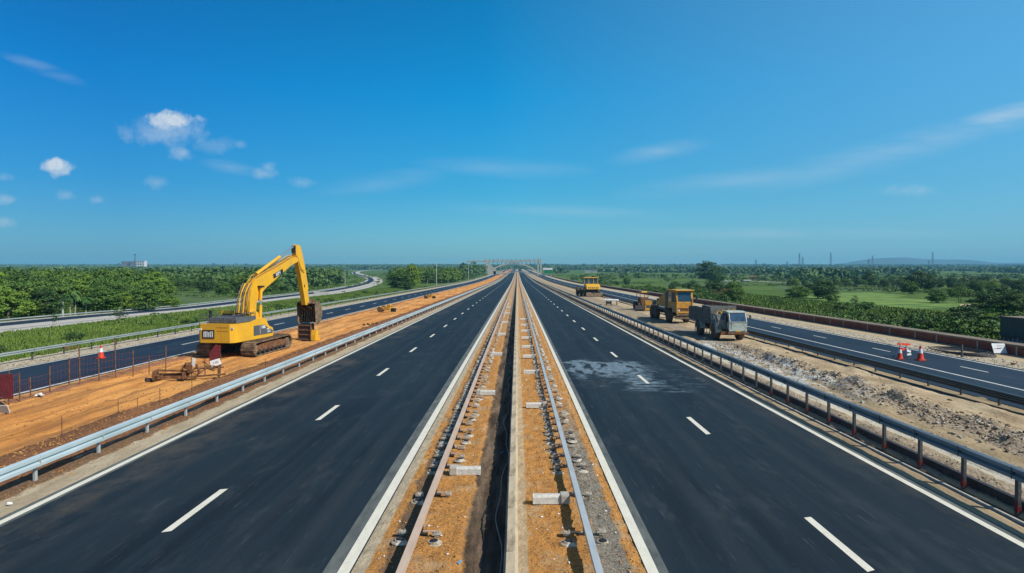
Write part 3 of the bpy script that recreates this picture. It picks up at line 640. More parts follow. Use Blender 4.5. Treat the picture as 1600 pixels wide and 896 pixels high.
def assembly(label, x, side, beam_m, z0=.42, ystart=9.0):
    """steel beam on short stands with anchor plates and cup footings on both sides"""
    root = empty('median_rail', (x, 0, 0), 0, label, 'rail')
    b = MB(); w = .075
    ysx = [ystart]+[v for v in ROADY if v > ystart][:-4]
    for a, c in zip(ysx[:-1], ysx[1:]):
        za, zc = zr(a), zr(c)
        b.add([(-w, a, za+z0-.11), (w, a, za+z0-.11), (w, a, za+z0), (-w, a, za+z0), (-w, c, zc+z0-.11), (w, c, zc+z0-.11), (w, c, zc+z0), (-w, c, zc+z0)], [(0,1,5,4),(1,2,6,5),(2,3,7,6),(3,0,4,7)])
    b.build('beam', beam_m, root)
    st = MB().box((0, 0, z0/2-.06), (.07, .09, z0-.1)).box((0, 0, .02), (.30, .16, .05)).build('stand', M['dark_steel'], root)
    pl = MB().box((0, 0, .07), (.22, .17, .035)).box((0, 0, .03), (.12, .12, .06)).tube([(-.06, -.04, .08), (-.06, -.04, .125)], .014, 6).tube([(.06, .04, .08), (.06, .04, .125)], .014, 6).tube([(.06, -.04, .08), (.06, -.04, .115)], .014, 6).tube([(-.06, .04, .08), (-.06, .04, .125)], .014, 6)
    pl = pl.build('anchor_plate', M['dirty_zinc'], root)
    arm = MB().box((0, 0, .13), (.34, .035, .03)).build('tie_bar', M['beam_tan'], root)
    cu = MB().lathe([(.05, .0), (.16, .0), (.145, .02), (.11, .03), (.10, .065), (.085, .07), (.075, .05), (.0, .045)], n=12).build('cup_footing', M['dirty_zinc'], root)
    ca = MB().lathe([(.078, .0), (.07, .03), (.0, .04)], c=(0, 0, .05), n=10).build('cup_cap', M['black'], cu)
    y = 12.35; i = 0; first = True
    while y < 44 and i < 24:
        for sd, off in ((-1, .40+.05*math.sin(i*1.3)), (1, .40+.06*math.cos(i*1.9))):
            px = sd*off; j = i*.7+sd
            hz = h_med(x+px, y)
            o = pl if first and sd < 0 else pl.copy()
            if o is not pl: COL.objects.link(o); o.parent = root
            o.location = (px, y, hz+.02); o.rotation_euler = (.06*math.sin(j*3), .05*math.cos(j*2), .12*math.sin(j*5)); o.scale = (1, 1+.3*math.sin(j*4)*.5, 1)
            if not (i % 3 == 2 and sd > 0):
                q = cu if first and sd < 0 else cu.copy()
                if q is not cu:
                    COL.objects.link(q); q.parent = root
                    if i < 10: d = ca.copy(); COL.objects.link(d); d.parent = q
                q.scale = (1.25, 1.25, 1.15)
                q.location = (px*1.0-.02*sd, y-.42, h_med(x+px, y-.42)); q.rotation_euler = (.1*math.sin(j*2.3), .1*math.cos(j*1.1), j)
        o = arm if first else arm.copy()
        if not first: COL.objects.link(o); o.parent = root
        o.location = (side*.22, y, h_med(x, y))
        s_ = st if first else st.copy()
        if not first: COL.objects.link(s_); s_.parent = root
        s_.location = (0, y+.15, h_med(x, y))
        first = False; i += 1; y += (2.6 if i < 4 else 1.15)
    b = MB(); c2 = MB()
    while y < 150:
        for sd in (-1, 1):
            off = sd*(.38+.08*math.sin(y*3)); b.box((off, y, .09), (.22, .2+.1*math.sin(y*7), .06), rot=(.1*math.sin(y), .1*math.cos(y*3), y))
            if math.sin(y*5) > -.3: c2.lathe([(.16, 0), (.13, .04), (.10, .12), (.06, .13)], c=(off*.95, y-.45, 0.02), n=8)
        b.box((0, y, .16), (.07, .09, .3)); y += 1.2
    tag(b.build('far_anchor_plates', M['dirty_zinc'], root), kind='stuff'); tag(c2.build('far_cup_footings', M['dirty_zinc'], root), kind='stuff')
    return root
assembly('rust pink steel beam under assembly along the left side of the median', -2.27, 1, M['beam_tan'])
assembly('galvanised grey steel beam under assembly along the right side of the median', 1.60, -1, M['beam_grey'])
def stub(x0, x1, y, label, grp, proto=[None]):
    Lx = x1-x0
    o = empty('concrete_stub', (x0, y, h_med(x0, y)+.03), .03*math.sin(y*3), label, 'stub', grp)
    s = 1 if Lx > 0 else -1
    MB().prism([(-.13, 0), (.13, 0), (.11, .17), (.05, .23), (-.05, .23), (-.11, .17)], s*.22, Lx, 'x').build('arm', M['plate'], o)
    MB().box((s*.12, 0, .12), (.26, .34, .25), bev=.03).build('socket', M['concrete'], o)
for i, y in enumerate([19.6, 32.4, 47.8, 63.5, 79.5, 96, 113]):
    stub(-2.08, -1.12, y, 'pale concrete stub pointing right from the pink beam, %s of its row' % ORD[i], 'stubs beside the pink median beam')
for i, y in enumerate([17.1, 29.4, 39.2, 46.4, 52.6, 59.5, 67, 75, 84]):
    stub(1.40, .42, y, 'pale concrete stub pointing left from the grey beam, %s of its row' % ORD[i], 'stubs beside the grey median beam')

# ------------------------------------------------------------------ brick wall on the right
root = empty('brick_wall', (37.6, 0, 0), 0, 'long low red brick wall with brown coping beyond the far right carriageway', 'wall')
b = MB(); c = MB()
ysx = [v for v in ROADY if -20 <= v <= 1000]
for a, d in zip(ysx[:-1], ysx[1:]):
    za, zd = zr(a), zr(d)
    b.add([(0, a, za-.3), (0, a, za+.66), (.4, a, za+.66), (.4, a, za-1.0), (0, d, zd-.3), (0, d, zd+.66), (.4, d, zd+.66), (.4, d, zd-1.0)], [(0,1,5,4),(1,2,6,5),(2,3,7,6)])
    c.add([(-.10, a, za+.66), (-.10, a, za+.80), (.75, a, za+.86), (.75, a, za+.66), (-.10, d, zd+.66), (-.10, d, zd+.80), (.75, d, zd+.86), (.75, d, zd+.66)], [(0,1,5,4),(1,2,6,5),(2,3,7,6),(3,0,4,7)])
b.build('wall', M['brick'], root); c.build('coping', M['coping'], root)
pp = MB().box((-.03, 0, .33), (.06, .16, .66)).build('pilaster', M['pilaster'], root)
for k in range(30):
    o = pp if k == 0 else pp.copy()
    if k: COL.objects.link(o); o.parent = root
    o.location = (-.003, 36+k*4.1+(1.0 if k % 4 == 1 else 0), zr(36+k*4.1))

# ------------------------------------------------------------------ ramp road sweeping away on the left
def catmull(P, n=10):
    out = []
    for i in range(len(P)-1):
        p0, p1, p2, p3 = P[max(i-1, 0)], P[i], P[i+1], P[min(i+2, len(P)-1)]
        for k in range(n):
            t = k/n; out.append(.5*((2*p1)+(p2-p0)*t+(2*p0-5*p1+4*p2-p3)*t*t+(3*p1-p0-3*p2+p3)*t**3))
    out.append(P[-1]); return out
def ribbon(name, pts, a, b, dz, m):
    vs = []; fs = []
    n = len(pts)
    for i, p in enumerate(pts):
        d = (pts[min(i+1, n-1)]-pts[max(i-1, 0)]); d.z = 0; d.normalize(); r = Vector((d.y, -d.x, 0))
        for o in (a, b):
            q = p+r*o; vs.append((q.x, q.y, gz(q.x, q.y)+dz))
    for i in range(n-1): fs.append((2*i, 2*i+1, 2*i+3, 2*i+2))
    o = MB().add(vs, fs).build(name, m); o['kind'] = 'structure'; return o
near = [Vector((-64.5, -30, 0)), Vector((-64.5, 20, 0)), Vector((-64.3, 60, 0))]
ctrl = near+[at(px, py) for px, py in ((150,497.5),(320,482),(430,468),(515,457),(557,449.5),(580,443),(586,438),(580,433.8),(566,430.2),(556,427),(560,424.4),(576,422.6),(598,421.4))]
for p in ctrl: p.z = 0
RC = catmull([Vector(p) for p in ctrl], 12)
ribbon('ramp_surface', RC, -6.4, -.6, .10, M['asphalt_far']); ribbon('ramp_shoulder', RC, -.65, 6.4, .096, M['road_concrete'])
ribbon('edge_line', RC, -6.2, -5.6, .104, M['paint_far']); ribbon('edge_line', RC, -.9, -.6, .108, M['paint_far'])
ribbon('ramp_verge', RC, -7.6, -6.3, .09, M['road_concrete'])
ribbon('ramp_joint', RC, 3.1, 3.5, .101, M['asphalt_edge'])
br = [at(px, py) for px, py in ((586,437),(574,433.5),(560,431),(548,428.4))]
for p in br: p.z = 0
# a low rail along the ramp's outer edge
def railribbon(name, label, pts, off, z0, z1, m):
    root = empty(name, (0, 0, 0), 0, label, 'guardrail'); vs = []; n = len(pts); b2 = MB()
    for i, p in enumerate(pts):
        d = (pts[min(i+1, n-1)]-pts[max(i-1, 0)]); d.z = 0; d.normalize(); r = Vector((d.y, -d.x, 0)); q = p+r*off; g = gz(q.x, q.y); q2 = q+r*.08
        vs += [(q.x, q.y, g+z0), (q.x, q.y, g+z1), (q2.x, q2.y, g+z1), (q2.x, q2.y, g+z0)]
        if i % 2 == 0: b2.box((q.x, q.y, g+z0/2), (.12, .12, z0))
    MB().add(vs, [(4*i+a, 4*i+(a+1) % 4, 4*i+4+(a+1) % 4, 4*i+4+a) for i in range(n-1) for a in range(4)]).build('rail_beam', m, root); tag(b2.build('posts', M['post'], root), kind='stuff')
railribbon('guardrail', 'thin pale rail along the far edge of the curving ramp road', RC, -7.0, .32, .48, M['steel_mid'])

# ------------------------------------------------------------------ excavator
HD = R(8); EX = Vector((-21.3, 50.2, 0))
ex = empty('excavator', EX, -HD, 'large yellow excavator with raised boom standing on the orange dirt strip', 'excavator')
def loc(p):                                        # world -> excavator local
    d = Vector((p.x-EX.x, p.y-EX.y)); return (d.x*math.cos(HD)-d.y*math.sin(HD), d.x*math.sin(HD)+d.y*math.cos(HD), p.z)
XB = 1.10
px0 = EX.x+XB*math.cos(HD); py0 = EX.y-XB*math.sin(HD)
def pl2(px, py):
    q = loc(onplane(px, py, px0, py0, HD)); return (q[1], q[2])
# tracks
def track(sx):
    t = MB(); Lh, r = 3.15, .50; cx = sx
    pth = []
    for k in range(13): a = -math.pi/2-math.pi*k/12; pth.append((-Lh+r+math.cos(a)*r, r+math.sin(a)*r))
    for k in range(13): a = math.pi/2-math.pi*k/12; pth.append((Lh-r+math.cos(a)*r, r+.08+math.sin(a)*r))
    # resample evenly for the shoes
    pts = [Vector((a, b)) for a, b in pth]; pts.append(pts[0]); tot = sum((pts[i+1]-pts[i]).length for i in range(len(pts)-1)); ns = 54
    out = []; acc = 0; tgt = 0
    for i in range(len(pts)-1):
        l = (pts[i+1]-pts[i]).length
        while tgt <= acc+l and len(out) < ns:
            out.append((pts[i].lerp(pts[i+1], (tgt-acc)/max(l, 1e-6)), math.atan2(pts[i+1].y-pts[i].y, pts[i+1].x-pts[i].x))); tgt += tot/ns
        acc += l
    sh = MB()
    for p, a in out:
        sh.box((cx, p.x, p.y+.03), (1.05, tot/ns*.9, .07), rot=(a, 0, 0)); 
        nrm = Vector((-math.sin(a), math.cos(a)))
        sh.box((cx, p.x-nrm.x*-.05, p.y+.03+nrm.y*.05*1), (1.05, .03, .07), rot=(a, 0, 0))
    tr = empty_part = sh.build('track', M['mud_steel'], ex)
    fr_ = MB().prism([(-2.5, .30), (2.5, .34), (2.4, .78), (1.0, .92), (-1.6, .88), (-2.4, .7)], cx-.36, cx+.36, 'x')
    fr_.build('track_frame', M['rust'], tr)
    for k in range(7):
        MB().lathe([(.0, -.44), (.17, -.44), (.17, .44), (.0, .44)], c=(cx, -2.1+k*.7, .28), n=12, axis='x').build('roller', M['dark_steel'], tr)
    for yy in (-Lh+.5, Lh-.5):
        MB().lathe([(.0, -.42), (.16, -.42), (.20, -.36), (.40, -.34), (.40, .34), (.20, .36), (.16, .42), (.0, .42)], c=(cx, yy, .52), n=20, axis='x').build('sprocket', M['mud_steel'], tr)
    tr.rotation_euler = (0, 0, R(3))
track(1.72); track(-1.72)
MB().box((0, 0, .72), (2.6, 2.2, .42), bev=.1).lathe([(.95, .85), (.95, 1.12)], n=24).build('undercarriage', M['dark_steel'], ex)
# upper body
b = MB(); z0, z1 = 1.14, 2.50
out = [(-1.15,-4.15),(1.15,-4.15),(1.38,-3.95),(1.45,-3.6),(1.45,-1.9),(-1.45,-1.9),(-1.45,-3.6),(-1.38,-3.95)]
b.prism(out, z0, z1, 'z'); b.build('counterweight', M['yellow'], ex)
side = [(-1.89, 1.14), (1.35, 1.14), (1.42, 1.62), (1.30, 1.84), (.75, 2.02), (.2, 2.66), (-.4, 2.72), (-1.89, 2.52)]
MB().prism(side, .25, 1.45, 'x').prism([(-1.89, 1.14), (1.2, 1.14), (1.2, 1.75), (-1.89, 2.3)], -1.45, .248, 'x').build('body', M['yellow'], ex)
MB().prism([(-1.5, 1.42), (1.25, 1.42), (1.30, 1.62), (.55, 1.86), (.1, 2.16), (-1.5, 2.18)], 1.452, 1.475, 'x').build('side_panel', M['grey_panel'], ex)
MB().box((1.48, -.62, 1.8), (.012, .04, .7)).build('panel_trim', M['plate'], ex)
MB().box((1.28, -4.07, 2.2), (.2, .1, .12)).build('work_lamp', M['plate'], ex); MB().box((-1.15, -4.17, 2.12), (.22, .06, .14)).build('rear_lamp', M['white'], ex)
MB().box((.1, -4.162, 2.30), (.02, .02, .02)).box((.6, -4.16, 2.28), (.9, .02, .035)).box((.6, -4.16, 2.02), (.9, .02, .012)).box((.52, -4.158, 1.82), (.012, .018, 1.3)).build('panel_gap', M['yellow_dusty'], ex)
# hood deck with dark guards
MB().box((.2, -2.2, 2.72), (2.3, 2.7, .42), taper=.96, bev=.05).box((-.6, -.6, 2.6), (1.3, .8, .5), bev=.05).build('engine_hood', M['grey_panel'], ex)
t = MB()
for (x0, x1) in ((-1.35, 1.35),):
    for z in (2.78, 3.12): t.tube([(-1.3, -4.0, z), (1.3, -4.0, z)], .025, 6).tube([(1.3, -4.0, z), (1.3, -1.0, z+.1)], .025, 6).tube([(-1.3, -4.0, z), (-1.3, -1.6, z)], .025, 6)
    for x in (-1.3, -.65, 0, .65, 1.3): t.tube([(x, -4.0, 2.5), (x, -4.0, 3.12)], .022, 6)
    for y in (-3.2, -2.4, -1.6, -1.0): t.tube([(1.3, y, 2.5), (1.3, y, 3.2)], .022, 6)
t.build('guard_rail', M['grey_panel'], ex)
MB().lathe([(.10, 2.6), (.10, 3.3), (.13, 3.3), (.13, 3.45), (.0, 3.45)], c=(-.9, -3.3, 0), n=12).build('exhaust', M['black'], ex)
cabm = MB().prism([(-1.2, 1.76), (1.0, 1.76), (1.15, 2.6), (.75, 3.25), (-1.2, 3.3)], -1.42, -.35, 'x').build('cab', M['yellow'], ex)
MB().prism([(-1.05, 2.1), (.85, 2.1), (.98, 2.6), (.65, 3.1), (-1.05, 3.15)], -.348, -.335, 'x').build('window', M['glass'], cabm)
MB().box((-.88, -1.21, 2.7), (.85, .02, .75)).build('window', M['glass'], cabm)
# boom: outline taken on the plane of its right side, extruded to the left
TH = .52
boom_px = [(390,494),(390.3,471),(392.6,453),(400,436.8),(415,427.7),(437.8,415.7),(454.4,404.6),(461,401.5),(466,403),(466.6,408.5),(454.4,415.5),(441,427.3),(427.3,440),(415.2,450.5),(406.5,462),(401,473),(400,494)]
MB().prism([pl2(*p) for p in boom_px], XB-TH, XB, 'x').build('boom', M['yellow'], ex)
brk = MB().prism([pl2(*p) for p in ((392,504),(390,488),(396,484),(403,490),(408,505))], XB-.72, XB-.626, 'x').prism([pl2(*p) for p in ((392,504),(390,488),(396,484),(403,490),(408,505))], XB+.004, XB+.09, 'x').build('boom_bracket', M['yellow'], ex)
def rod(name, a, c, r, x, m, r2=None):
    A, B = pl2(*a), pl2(*c); return MB().tube([(x, *A), (x, *B)], r, 12, r2).build(name, m, ex)
rod('boom_cylinder', (403.5,502), (404.2,477), .13, XB+.16, M['yellow']); rod('cylinder_rod', (404.2,478), (405,449), .07, XB+.16, M['chrome'])
rod('boom_cylinder', (404.2,470), (405,449.5), .115, XB+.16, M['yellow'])
rod('boom_cylinder', (403.5,502), (404.2,474), .13, XB-TH-.16, M['yellow'])
MB().box((XB+.16, *pl2(405,448)), (.3, .5, .14)).build('pin', M['dark_steel'], ex)
rod('stick_cylinder', (405,428.5), (441.5,401.5), .13, XB-TH/2, M['yellow']); rod('cylinder_rod', (440,402.6), (462.5,386), .065, XB-TH/2, M['chrome'])
for k, dx in enumerate((0, .11, .22)):
    path = [(390,494),(387,478),(388,462),(392.5,446.5),(400,434),(416,425),(438,412.6),(455,402.5),(463,401.2),(467.5,408),(470,422),(475.5,427)]
    pp_ = [pl2(*p) for p in path]
    MB().tube([(XB-.02-dx*1.8, a, b_+.06+.03*k) for a, b_ in pp_], .036, 6).build('hydraulic_hose', M['rust'] if k == 1 else M['yellow_dusty'], ex)
for k in range(5):
    pts = [pl2(*p) for p in ((384,489),(385.5,470),(388.5,456),(394,443))]
    MB().tube([(XB-TH+.02+k*.15, a-.42+.04*k, b_) for a, b_ in pts], .05, 6).build('hydraulic_pipe', M['yellow'] if k % 2 else M['mud_steel'], ex)
stick_px = [(463.5,396),(463.2,385),(466,382.4),(470.5,385),(474,399),(477.6,417.4),(480.4,434),(483.0,463),(485,476),(478.5,477),(474.0,448.7),(470.2,426.6),(466.5,409)]
MB().prism([pl2(*p) for p in stick_px], XB-TH+.06, XB-.06, 'x').build('stick', M['yellow'], ex)
MB().prism([pl2(*p) for p in ((462.6,395),(462.6,385.5),(464.4,383.8),(464.4,396))], XB-TH+.08, XB-.08, 'x').build('stick_head', M['dark_steel'], ex)
MB().prism([pl2(*p) for p in ((465.5,399),(466.8,409),(472.6,421.5),(476,423),(473.5,410),(470,400))], XB-.056, XB-.02, 'x').build('stick_plate', M['yellow'], ex)
rod('bucket_cylinder', (479.5,424), (484,452), .13, XB-TH/2, M['yellow']); rod('cylinder_rod', (484,451), (487,475), .07, XB-TH/2, M['chrome'])
MB().box((XB-.03, *pl2(476.5,447)), (.02, .10, .25)).build('inspection_hole', M['black'], ex)
# bucket: shell curved away from the machine, opening towards it
by, bz = pl2(487, 490); bc = XB-TH/2
arc = [(by+1.0*math.cos(a)-.15, bz+.06+1.05*math.sin(a)) for a in [math.radians(v) for v in range(105, -75, -15)]]
inn = [(by-.15+.86*math.cos(a), bz+.06+.91*math.sin(a)) for a in [math.radians(v) for v in range(-60, 106, 15)]]
bk = MB().prism(arc+inn, bc-.85, bc+.85, 'x').build('bucket', M['mud_steel'], ex)
inn2 = [(by-.15+.84*math.cos(a), bz+.06+.89*math.sin(a)) for a in [math.radians(v) for v in range(-60, 106, 15)]]
MB().prism(inn2+[(p[0]+.03*math.cos(math.radians(105-15*i)), p[1]+.03*math.sin(math.radians(105-15*i))) for i, p in enumerate(reversed(inn2))], bc-.84, bc+.84, 'x').build('bucket_hollow_shade', M['hollow_shade'], bk)  # added dark sheet that paints shade inside the bucket
for k in range(7): MB().tube([(bc-.7+.23*k, by-.5+.05*math.sin(k*2), bz+.75-.1*(k % 3)), (bc-.66+.22*k, by+.1, bz+.2), (bc-.7+.23*k, by-.1+.1*math.sin(k), bz-.7)], .05, 5).build('caked_mud', M['mud_steel'], bk)
sidepl = [(by-.62, bz+.95)]+arc+[(by-.15, bz-1.05), (by-.5, bz-.75)]
for sx in (-.90, .852): MB().prism(sidepl, bc+sx, bc+sx+.048, 'x').build('bucket_cheek', M['mud_steel'], bk)
MB().prism([(by-.7, bz+.95), (by-.3, bz+1.25), (by+.35, bz+1.28), (by+.2, bz+1.0)], bc-.34, bc+.34, 'x').box((bc, by-.15, bz+1.15), (1.5, .12, .16)).build('bucket_linkage', M['mud_steel'], bk)
for k in range(6): MB().box((bc-.75+k*.30, by-.62, bz+1.02), (.13, .34, .10), rot=(R(12), 0, 0), taper=.6).build('tooth', M['mud_steel'], bk)
# lower jaw with ribs resting on the dirt
jy = by-.05; zt = bz-.98
MB().prism([(jy-.35, zt), (jy+.35, zt+.05), (jy+.42, -.02), (jy-.32, -.02)], bc-.82, bc+.35, 'x').build('lower_jaw', M['dark_steel'], bk)
j = MB()
for k in range(4): j.tube([(bc-.84, jy-.36, .10+k*(zt-.1)/3.3), (bc+.36, jy-.36, .10+k*(zt-.1)/3.3)], .055, 8)
for x in (-.84, .36): j.box((bc+x, jy-.3, zt/2), (.06, .3, zt))
j.build('jaw_rib', M['rust'], bk)
MB().prism([(jy-.4, .0), (jy+.62, .0), (jy+.50, .22), (jy+.28, .55), (jy+.2, .95), (jy-.25, .98), (jy-.36, .5)], bc+.38, bc+.80, 'x').build('jaw_cheek', M['yellow'], bk)
for k in range(4): MB().box((bc-.7+k*.36, jy-.42, .06), (.12, .26, .12), taper=.6).build('tooth', M['dark_steel'], bk)
# markings
def textmesh(txt, size, name, m, parent, M4, bold=.0):
    cu = bpy.data.curves.new(name, 'FONT'); cu.body = txt; cu.size = size; cu.extrude = .006; cu.offset = bold; cu.align_x = 'CENTER'; cu.align_y = 'CENTER'
    o = bpy.data.objects.new(name, cu); COL.objects.link(o); dg = bpy.context.evaluated_depsgraph_get(); dg.update()
    me = bpy.data.meshes.new_from_object(o.evaluated_get(dg)); bpy.data.objects.remove(o)
    me.transform(M4); return link(name, me, m, parent)
lg = MB().box((-.52, -4.165, 1.76), (.94, .03, .62)).build('maker_plate', M['black'], ex)
lt = MB()
def bar(x, z, w, h): lt.box((-.52+x, -4.186, 1.76+z), (w, .012, h))
bar(-.33, 0, .08, .42); bar(-.28, .18, .14, .06); bar(-.21, 0, .07, .42)
bar(-.09, 0, .07, .42); bar(-.02, .02, .12, .07); bar(.05, -.02, .07, .38)
bar(.18, 0, .08, .42); bar(.25, .18, .14, .07); bar(.33, 0, .08, .42)
lt.build('lettering', M['white'], lg)
Mx = Matrix(((0, 0, 1, 0), (1, 0, 0, 0), (0, 1, 0, 0), (0, 0, 0, 1)))       # text plane -> faces +x, reading along +y
textmesh('130S', .30, 'lettering', M['white'], ex, Matrix.Translation((1.482, -.15, 1.98)) @ Mx, .012)
t = MB()
for k, (a, c, w) in enumerate(((.55, 1.86, .45), (.72, 1.62, .5), (.62, 1.74, .3))): t.box((1.48, a, c-.06), (.012, w, .05), rot=(.12, 0, 0))
t.build('lettering', M['white'], ex)
A, B2 = pl2(427, 432.5), pl2(442, 423.5); ang = math.atan2(B2[1]-A[1], B2[0]-A[0]); mid = ((A[0]+B2[0])/2, (A[1]+B2[1])/2); Ln = math.hypot(B2[0]-A[0], B2[1]-A[1])
MB().box((XB+.008, *mid), (.015, Ln, .36), rot=(ang, 0, 0)).build('name_plate', M['black'], ex)
textmesh('0G81', .36, 'lettering', M['white'], ex, Matrix.Translation((XB+.018, *mid)) @ Matrix.Rotation(ang, 4, 'X') @ Mx, .01)

# ------------------------------------------------------------------ wheels and machines on the right
def wheel(parent, x, y, r, w, mt=None):
    t = MB().lathe([(r*.55, -w/2), (r*.92, -w/2), (r, -w*.36), (r, w*.36), (r*.92, w/2), (r*.55, w/2)], c=(0, 0, 0), n=26, axis='x')
    for k in range(22):
        a = 2*math.pi*k/22; t.box((0, math.cos(a)*r, math.sin(a)*r), (w*.86, r*.11, .07), rot=(a, 0, 0))
    o = t.build('wheel', M['rubber'], parent, loc=(x, y, r))
    MB().lathe([(0, -w*.38), (r*.2, -w*.40), (r*.24, -w*.30), (r*.45, -w*.28), (r*.56, -w*.42), (r*.56, w*.42), (r*.45, w*.28), (r*.24, w*.30), (r*.2, w*.40), (0, w*.38)], n=20, axis='x').build('rim', mt or M['rim'], o)
    return o
# grey weathered truck, front towards the camera (-y)
tk = empty('dump_truck', (19.7, 60, -.02), R(1), 'weathered grey green open bed truck with blue windscreen, nearest vehicle on the right works strip', 'truck')
for x in (-1.10, 1.10):
    for y in (0, 4.7): wheel(tk, x, y, .78, .46)
ch = MB().box((0, 3.2, .95), (1.0, 9.4, .28)).box((0, 0, .72), (1.6, .22, .22)).box((0, 4.7, .72), (1.6, .22, .22)).box((.0, -1.35, .72), (2.2, .25, .35)).build('chassis', M['rust'], tk)
cab = MB()
cab.prism([(-1.62, .82), (-1.66, 1.75), (-1.30, 2.62), (-.85, 2.72), (.15, 2.72), (.25, 1.6), (.1, 1.25), (-.25, .82)], -.42, 1.22, 'x')
cb = cab.build('cab', M['truck_grey'], tk)
MB().add([(-.30, -1.668, 1.80), (1.10, -1.668, 1.80), (1.02, -1.335, 2.56), (-.22, -1.335, 2.56), (-.30, -1.69, 1.81), (1.10, -1.69, 1.81), (1.02, -1.35, 2.59), (-.22, -1.35, 2.59)], [(0,1,2,3),(4,5,6,7),(0,1,5,4),(1,2,6,5),(2,3,7,6),(3,0,4,7)]).build('windscreen', M['cab_glass'], cb)
MB().prism([(-1.45, 1.75), (-1.15, 2.5), (-.2, 2.5), (-.1, 1.6)], -.436, -.422, 'x').build('side_window', M['black'], cb)
MB().box((.40, -1.655, 1.28), (1.25, .05, .72), bev=.02).box((.4, -1.67, 1.72), (1.6, .05, .05)).build('front_panel', M['truck_grey'], cb)
for x in (-.30, 1.1): MB().lathe([(0, 0), (.09, 0), (.09, .04)], c=(x, 0, 0), n=10).build('headlight', M['plate'], cb, loc=(0, -1.67, 1.0)).rotation_euler = (R(90), 0, 0)
MB().box((.4, -1.70, 1.765), (1.62, .03, .05)).box((-.36, -1.53, 2.17), (.06, .06, .85), rot=(R(-23.5), 0, 0)).box((1.14, -1.53, 2.17), (.06, .06, .85), rot=(R(-23.5), 0, 0)).box((.4, -1.36, 2.62), (1.6, .1, .07)).build('windscreen_frame', M['plate'], cb)
MB().tube([(.1, -1.70, 1.82), (.45, -1.58, 2.25)], .012, 5).tube([(.7, -1.70, 1.82), (1.0, -1.60, 2.2)], .012, 5).build('wiper', M['black'], cb)
for s_ in (-.5, 1.3): MB().tube([(s_, -1.2, 2.4), (s_+(.22 if s_ > 0 else -.22), -1.45, 2.35)], .018, 5).box((s_+(.25 if s_ > 0 else -.25), -1.47, 2.2), (.14, .05, .36)).build('mirror', M['black'], cb)
MB().box((.4, -1.69, .92), (.5, .02, .13)).build('number_plate', M['yellow_dusty'], cb)
MB().box((.4, -1.72, .74), (1.9, .14, .16)).build('bumper', M['rust'], cb)
# exposed engine side beside the cab
eng = MB().prism([(-1.1, 1.05), (-1.0, 1.9), (-.5, 2.35), (.3, 2.4), (1.2, 2.3), (1.2, 1.2), (.8, 1.5), (.3, 1.68), (-.3, 1.62), (-.8, 1.2)], -1.22, -.46, 'x')
eng.build('engine_cover', M['truck_dark'], tk)
d = MB().tube([(-1.25, -.6, 1.3), (-1.25, -.4, 1.9), (-1.2, .2, 2.1)], .06).tube([(-1.25, .5, 1.8), (-1.25, 1.0, 2.2)], .05).box((-1.24, -.75, 1.45), (.08, .35, .4)).box((-1.24, .0, 2.1), (.06, .5, .3))
d.build('engine_pipe', M['plate'], tk)
for k, (x, y, z) in enumerate(((-.8, .7, 2.55), (-.3, .9, 2.62), (.2, .7, 2.68), (-.55, .3, 2.5), (.6, .6, 2.7))):
    MB().tube([(x, y, z-.2), (x+.2, y+.15, z+.1), (x+.35, y-.1, z-.05)], .07, 7).build('roof_gear', M['yellow_dusty'], tk)
bed = MB()
for x in (-1.24, 1.19): bed.prism([(1.2, 1.45), (8.2, 1.38), (8.3, 2.72), (6.0, 2.86), (4.0, 2.82), (1.3, 2.95)], x, x+.06, 'x')
bed.box((0, 4.7, 1.42), (2.4, 7.0, .10)).box((0, 1.23, 2.35), (2.44, .08, 1.5)).box((0, 8.22, 1.95), (2.44, .07, 1.2))
bd = bed.build('bed', M['truck_dark'], tk)
for k in range(4): MB().box((-1.265, 1.4+k*2.25, 2.1), (.06, .09, 1.35)).build('stake', M['truck_dark'], bd)
r_ = MB()
for z in (1.60, 1.84, 2.08, 2.32, 2.56): r_.box((-1.258, 4.7, z), (.05, 6.9, .15), rot=(.004*math.sin(z*9), 0, 0))
r_.box((0, 4.6, 2.0), (2.25, 6.6, .9)).box((-.5, 3.2, 2.75), (1.1, 1.6, .35), rot=(.1, .1, .3)).box((.3, 6.2, 2.7), (1.2, 2.0, .4), rot=(-.1, .05, -.2)); r_.build('bed_slats', M['shed'], bd)
for y in (0, 4.7):
    a = MB()
    pts = [(-1.0, y+.92*math.cos(t), .74+.92*math.sin(t)) for t in [math.pi*k/10 for k in range(11)]]
    vs = [(x, p[1], p[2]) for p in pts for x in (-1.40, -.86)]
    a.add(vs, [(2*i, 2*i+1, 2*i+3, 2*i+2) for i in range(10)]); a.box((-1.36, y+.95, .55), (.08, .06, .45)); a.build('mudguard', M['truck_grey'], tk)
MB().box((-1.28, 2.2, .42), (.3, .7, .04)).box((-1.38, 1.88, .75), (.04, .04, .7)).box((-1.38, 2.52, .75), (.04, .04, .7)).build('step', M['plate'], tk)

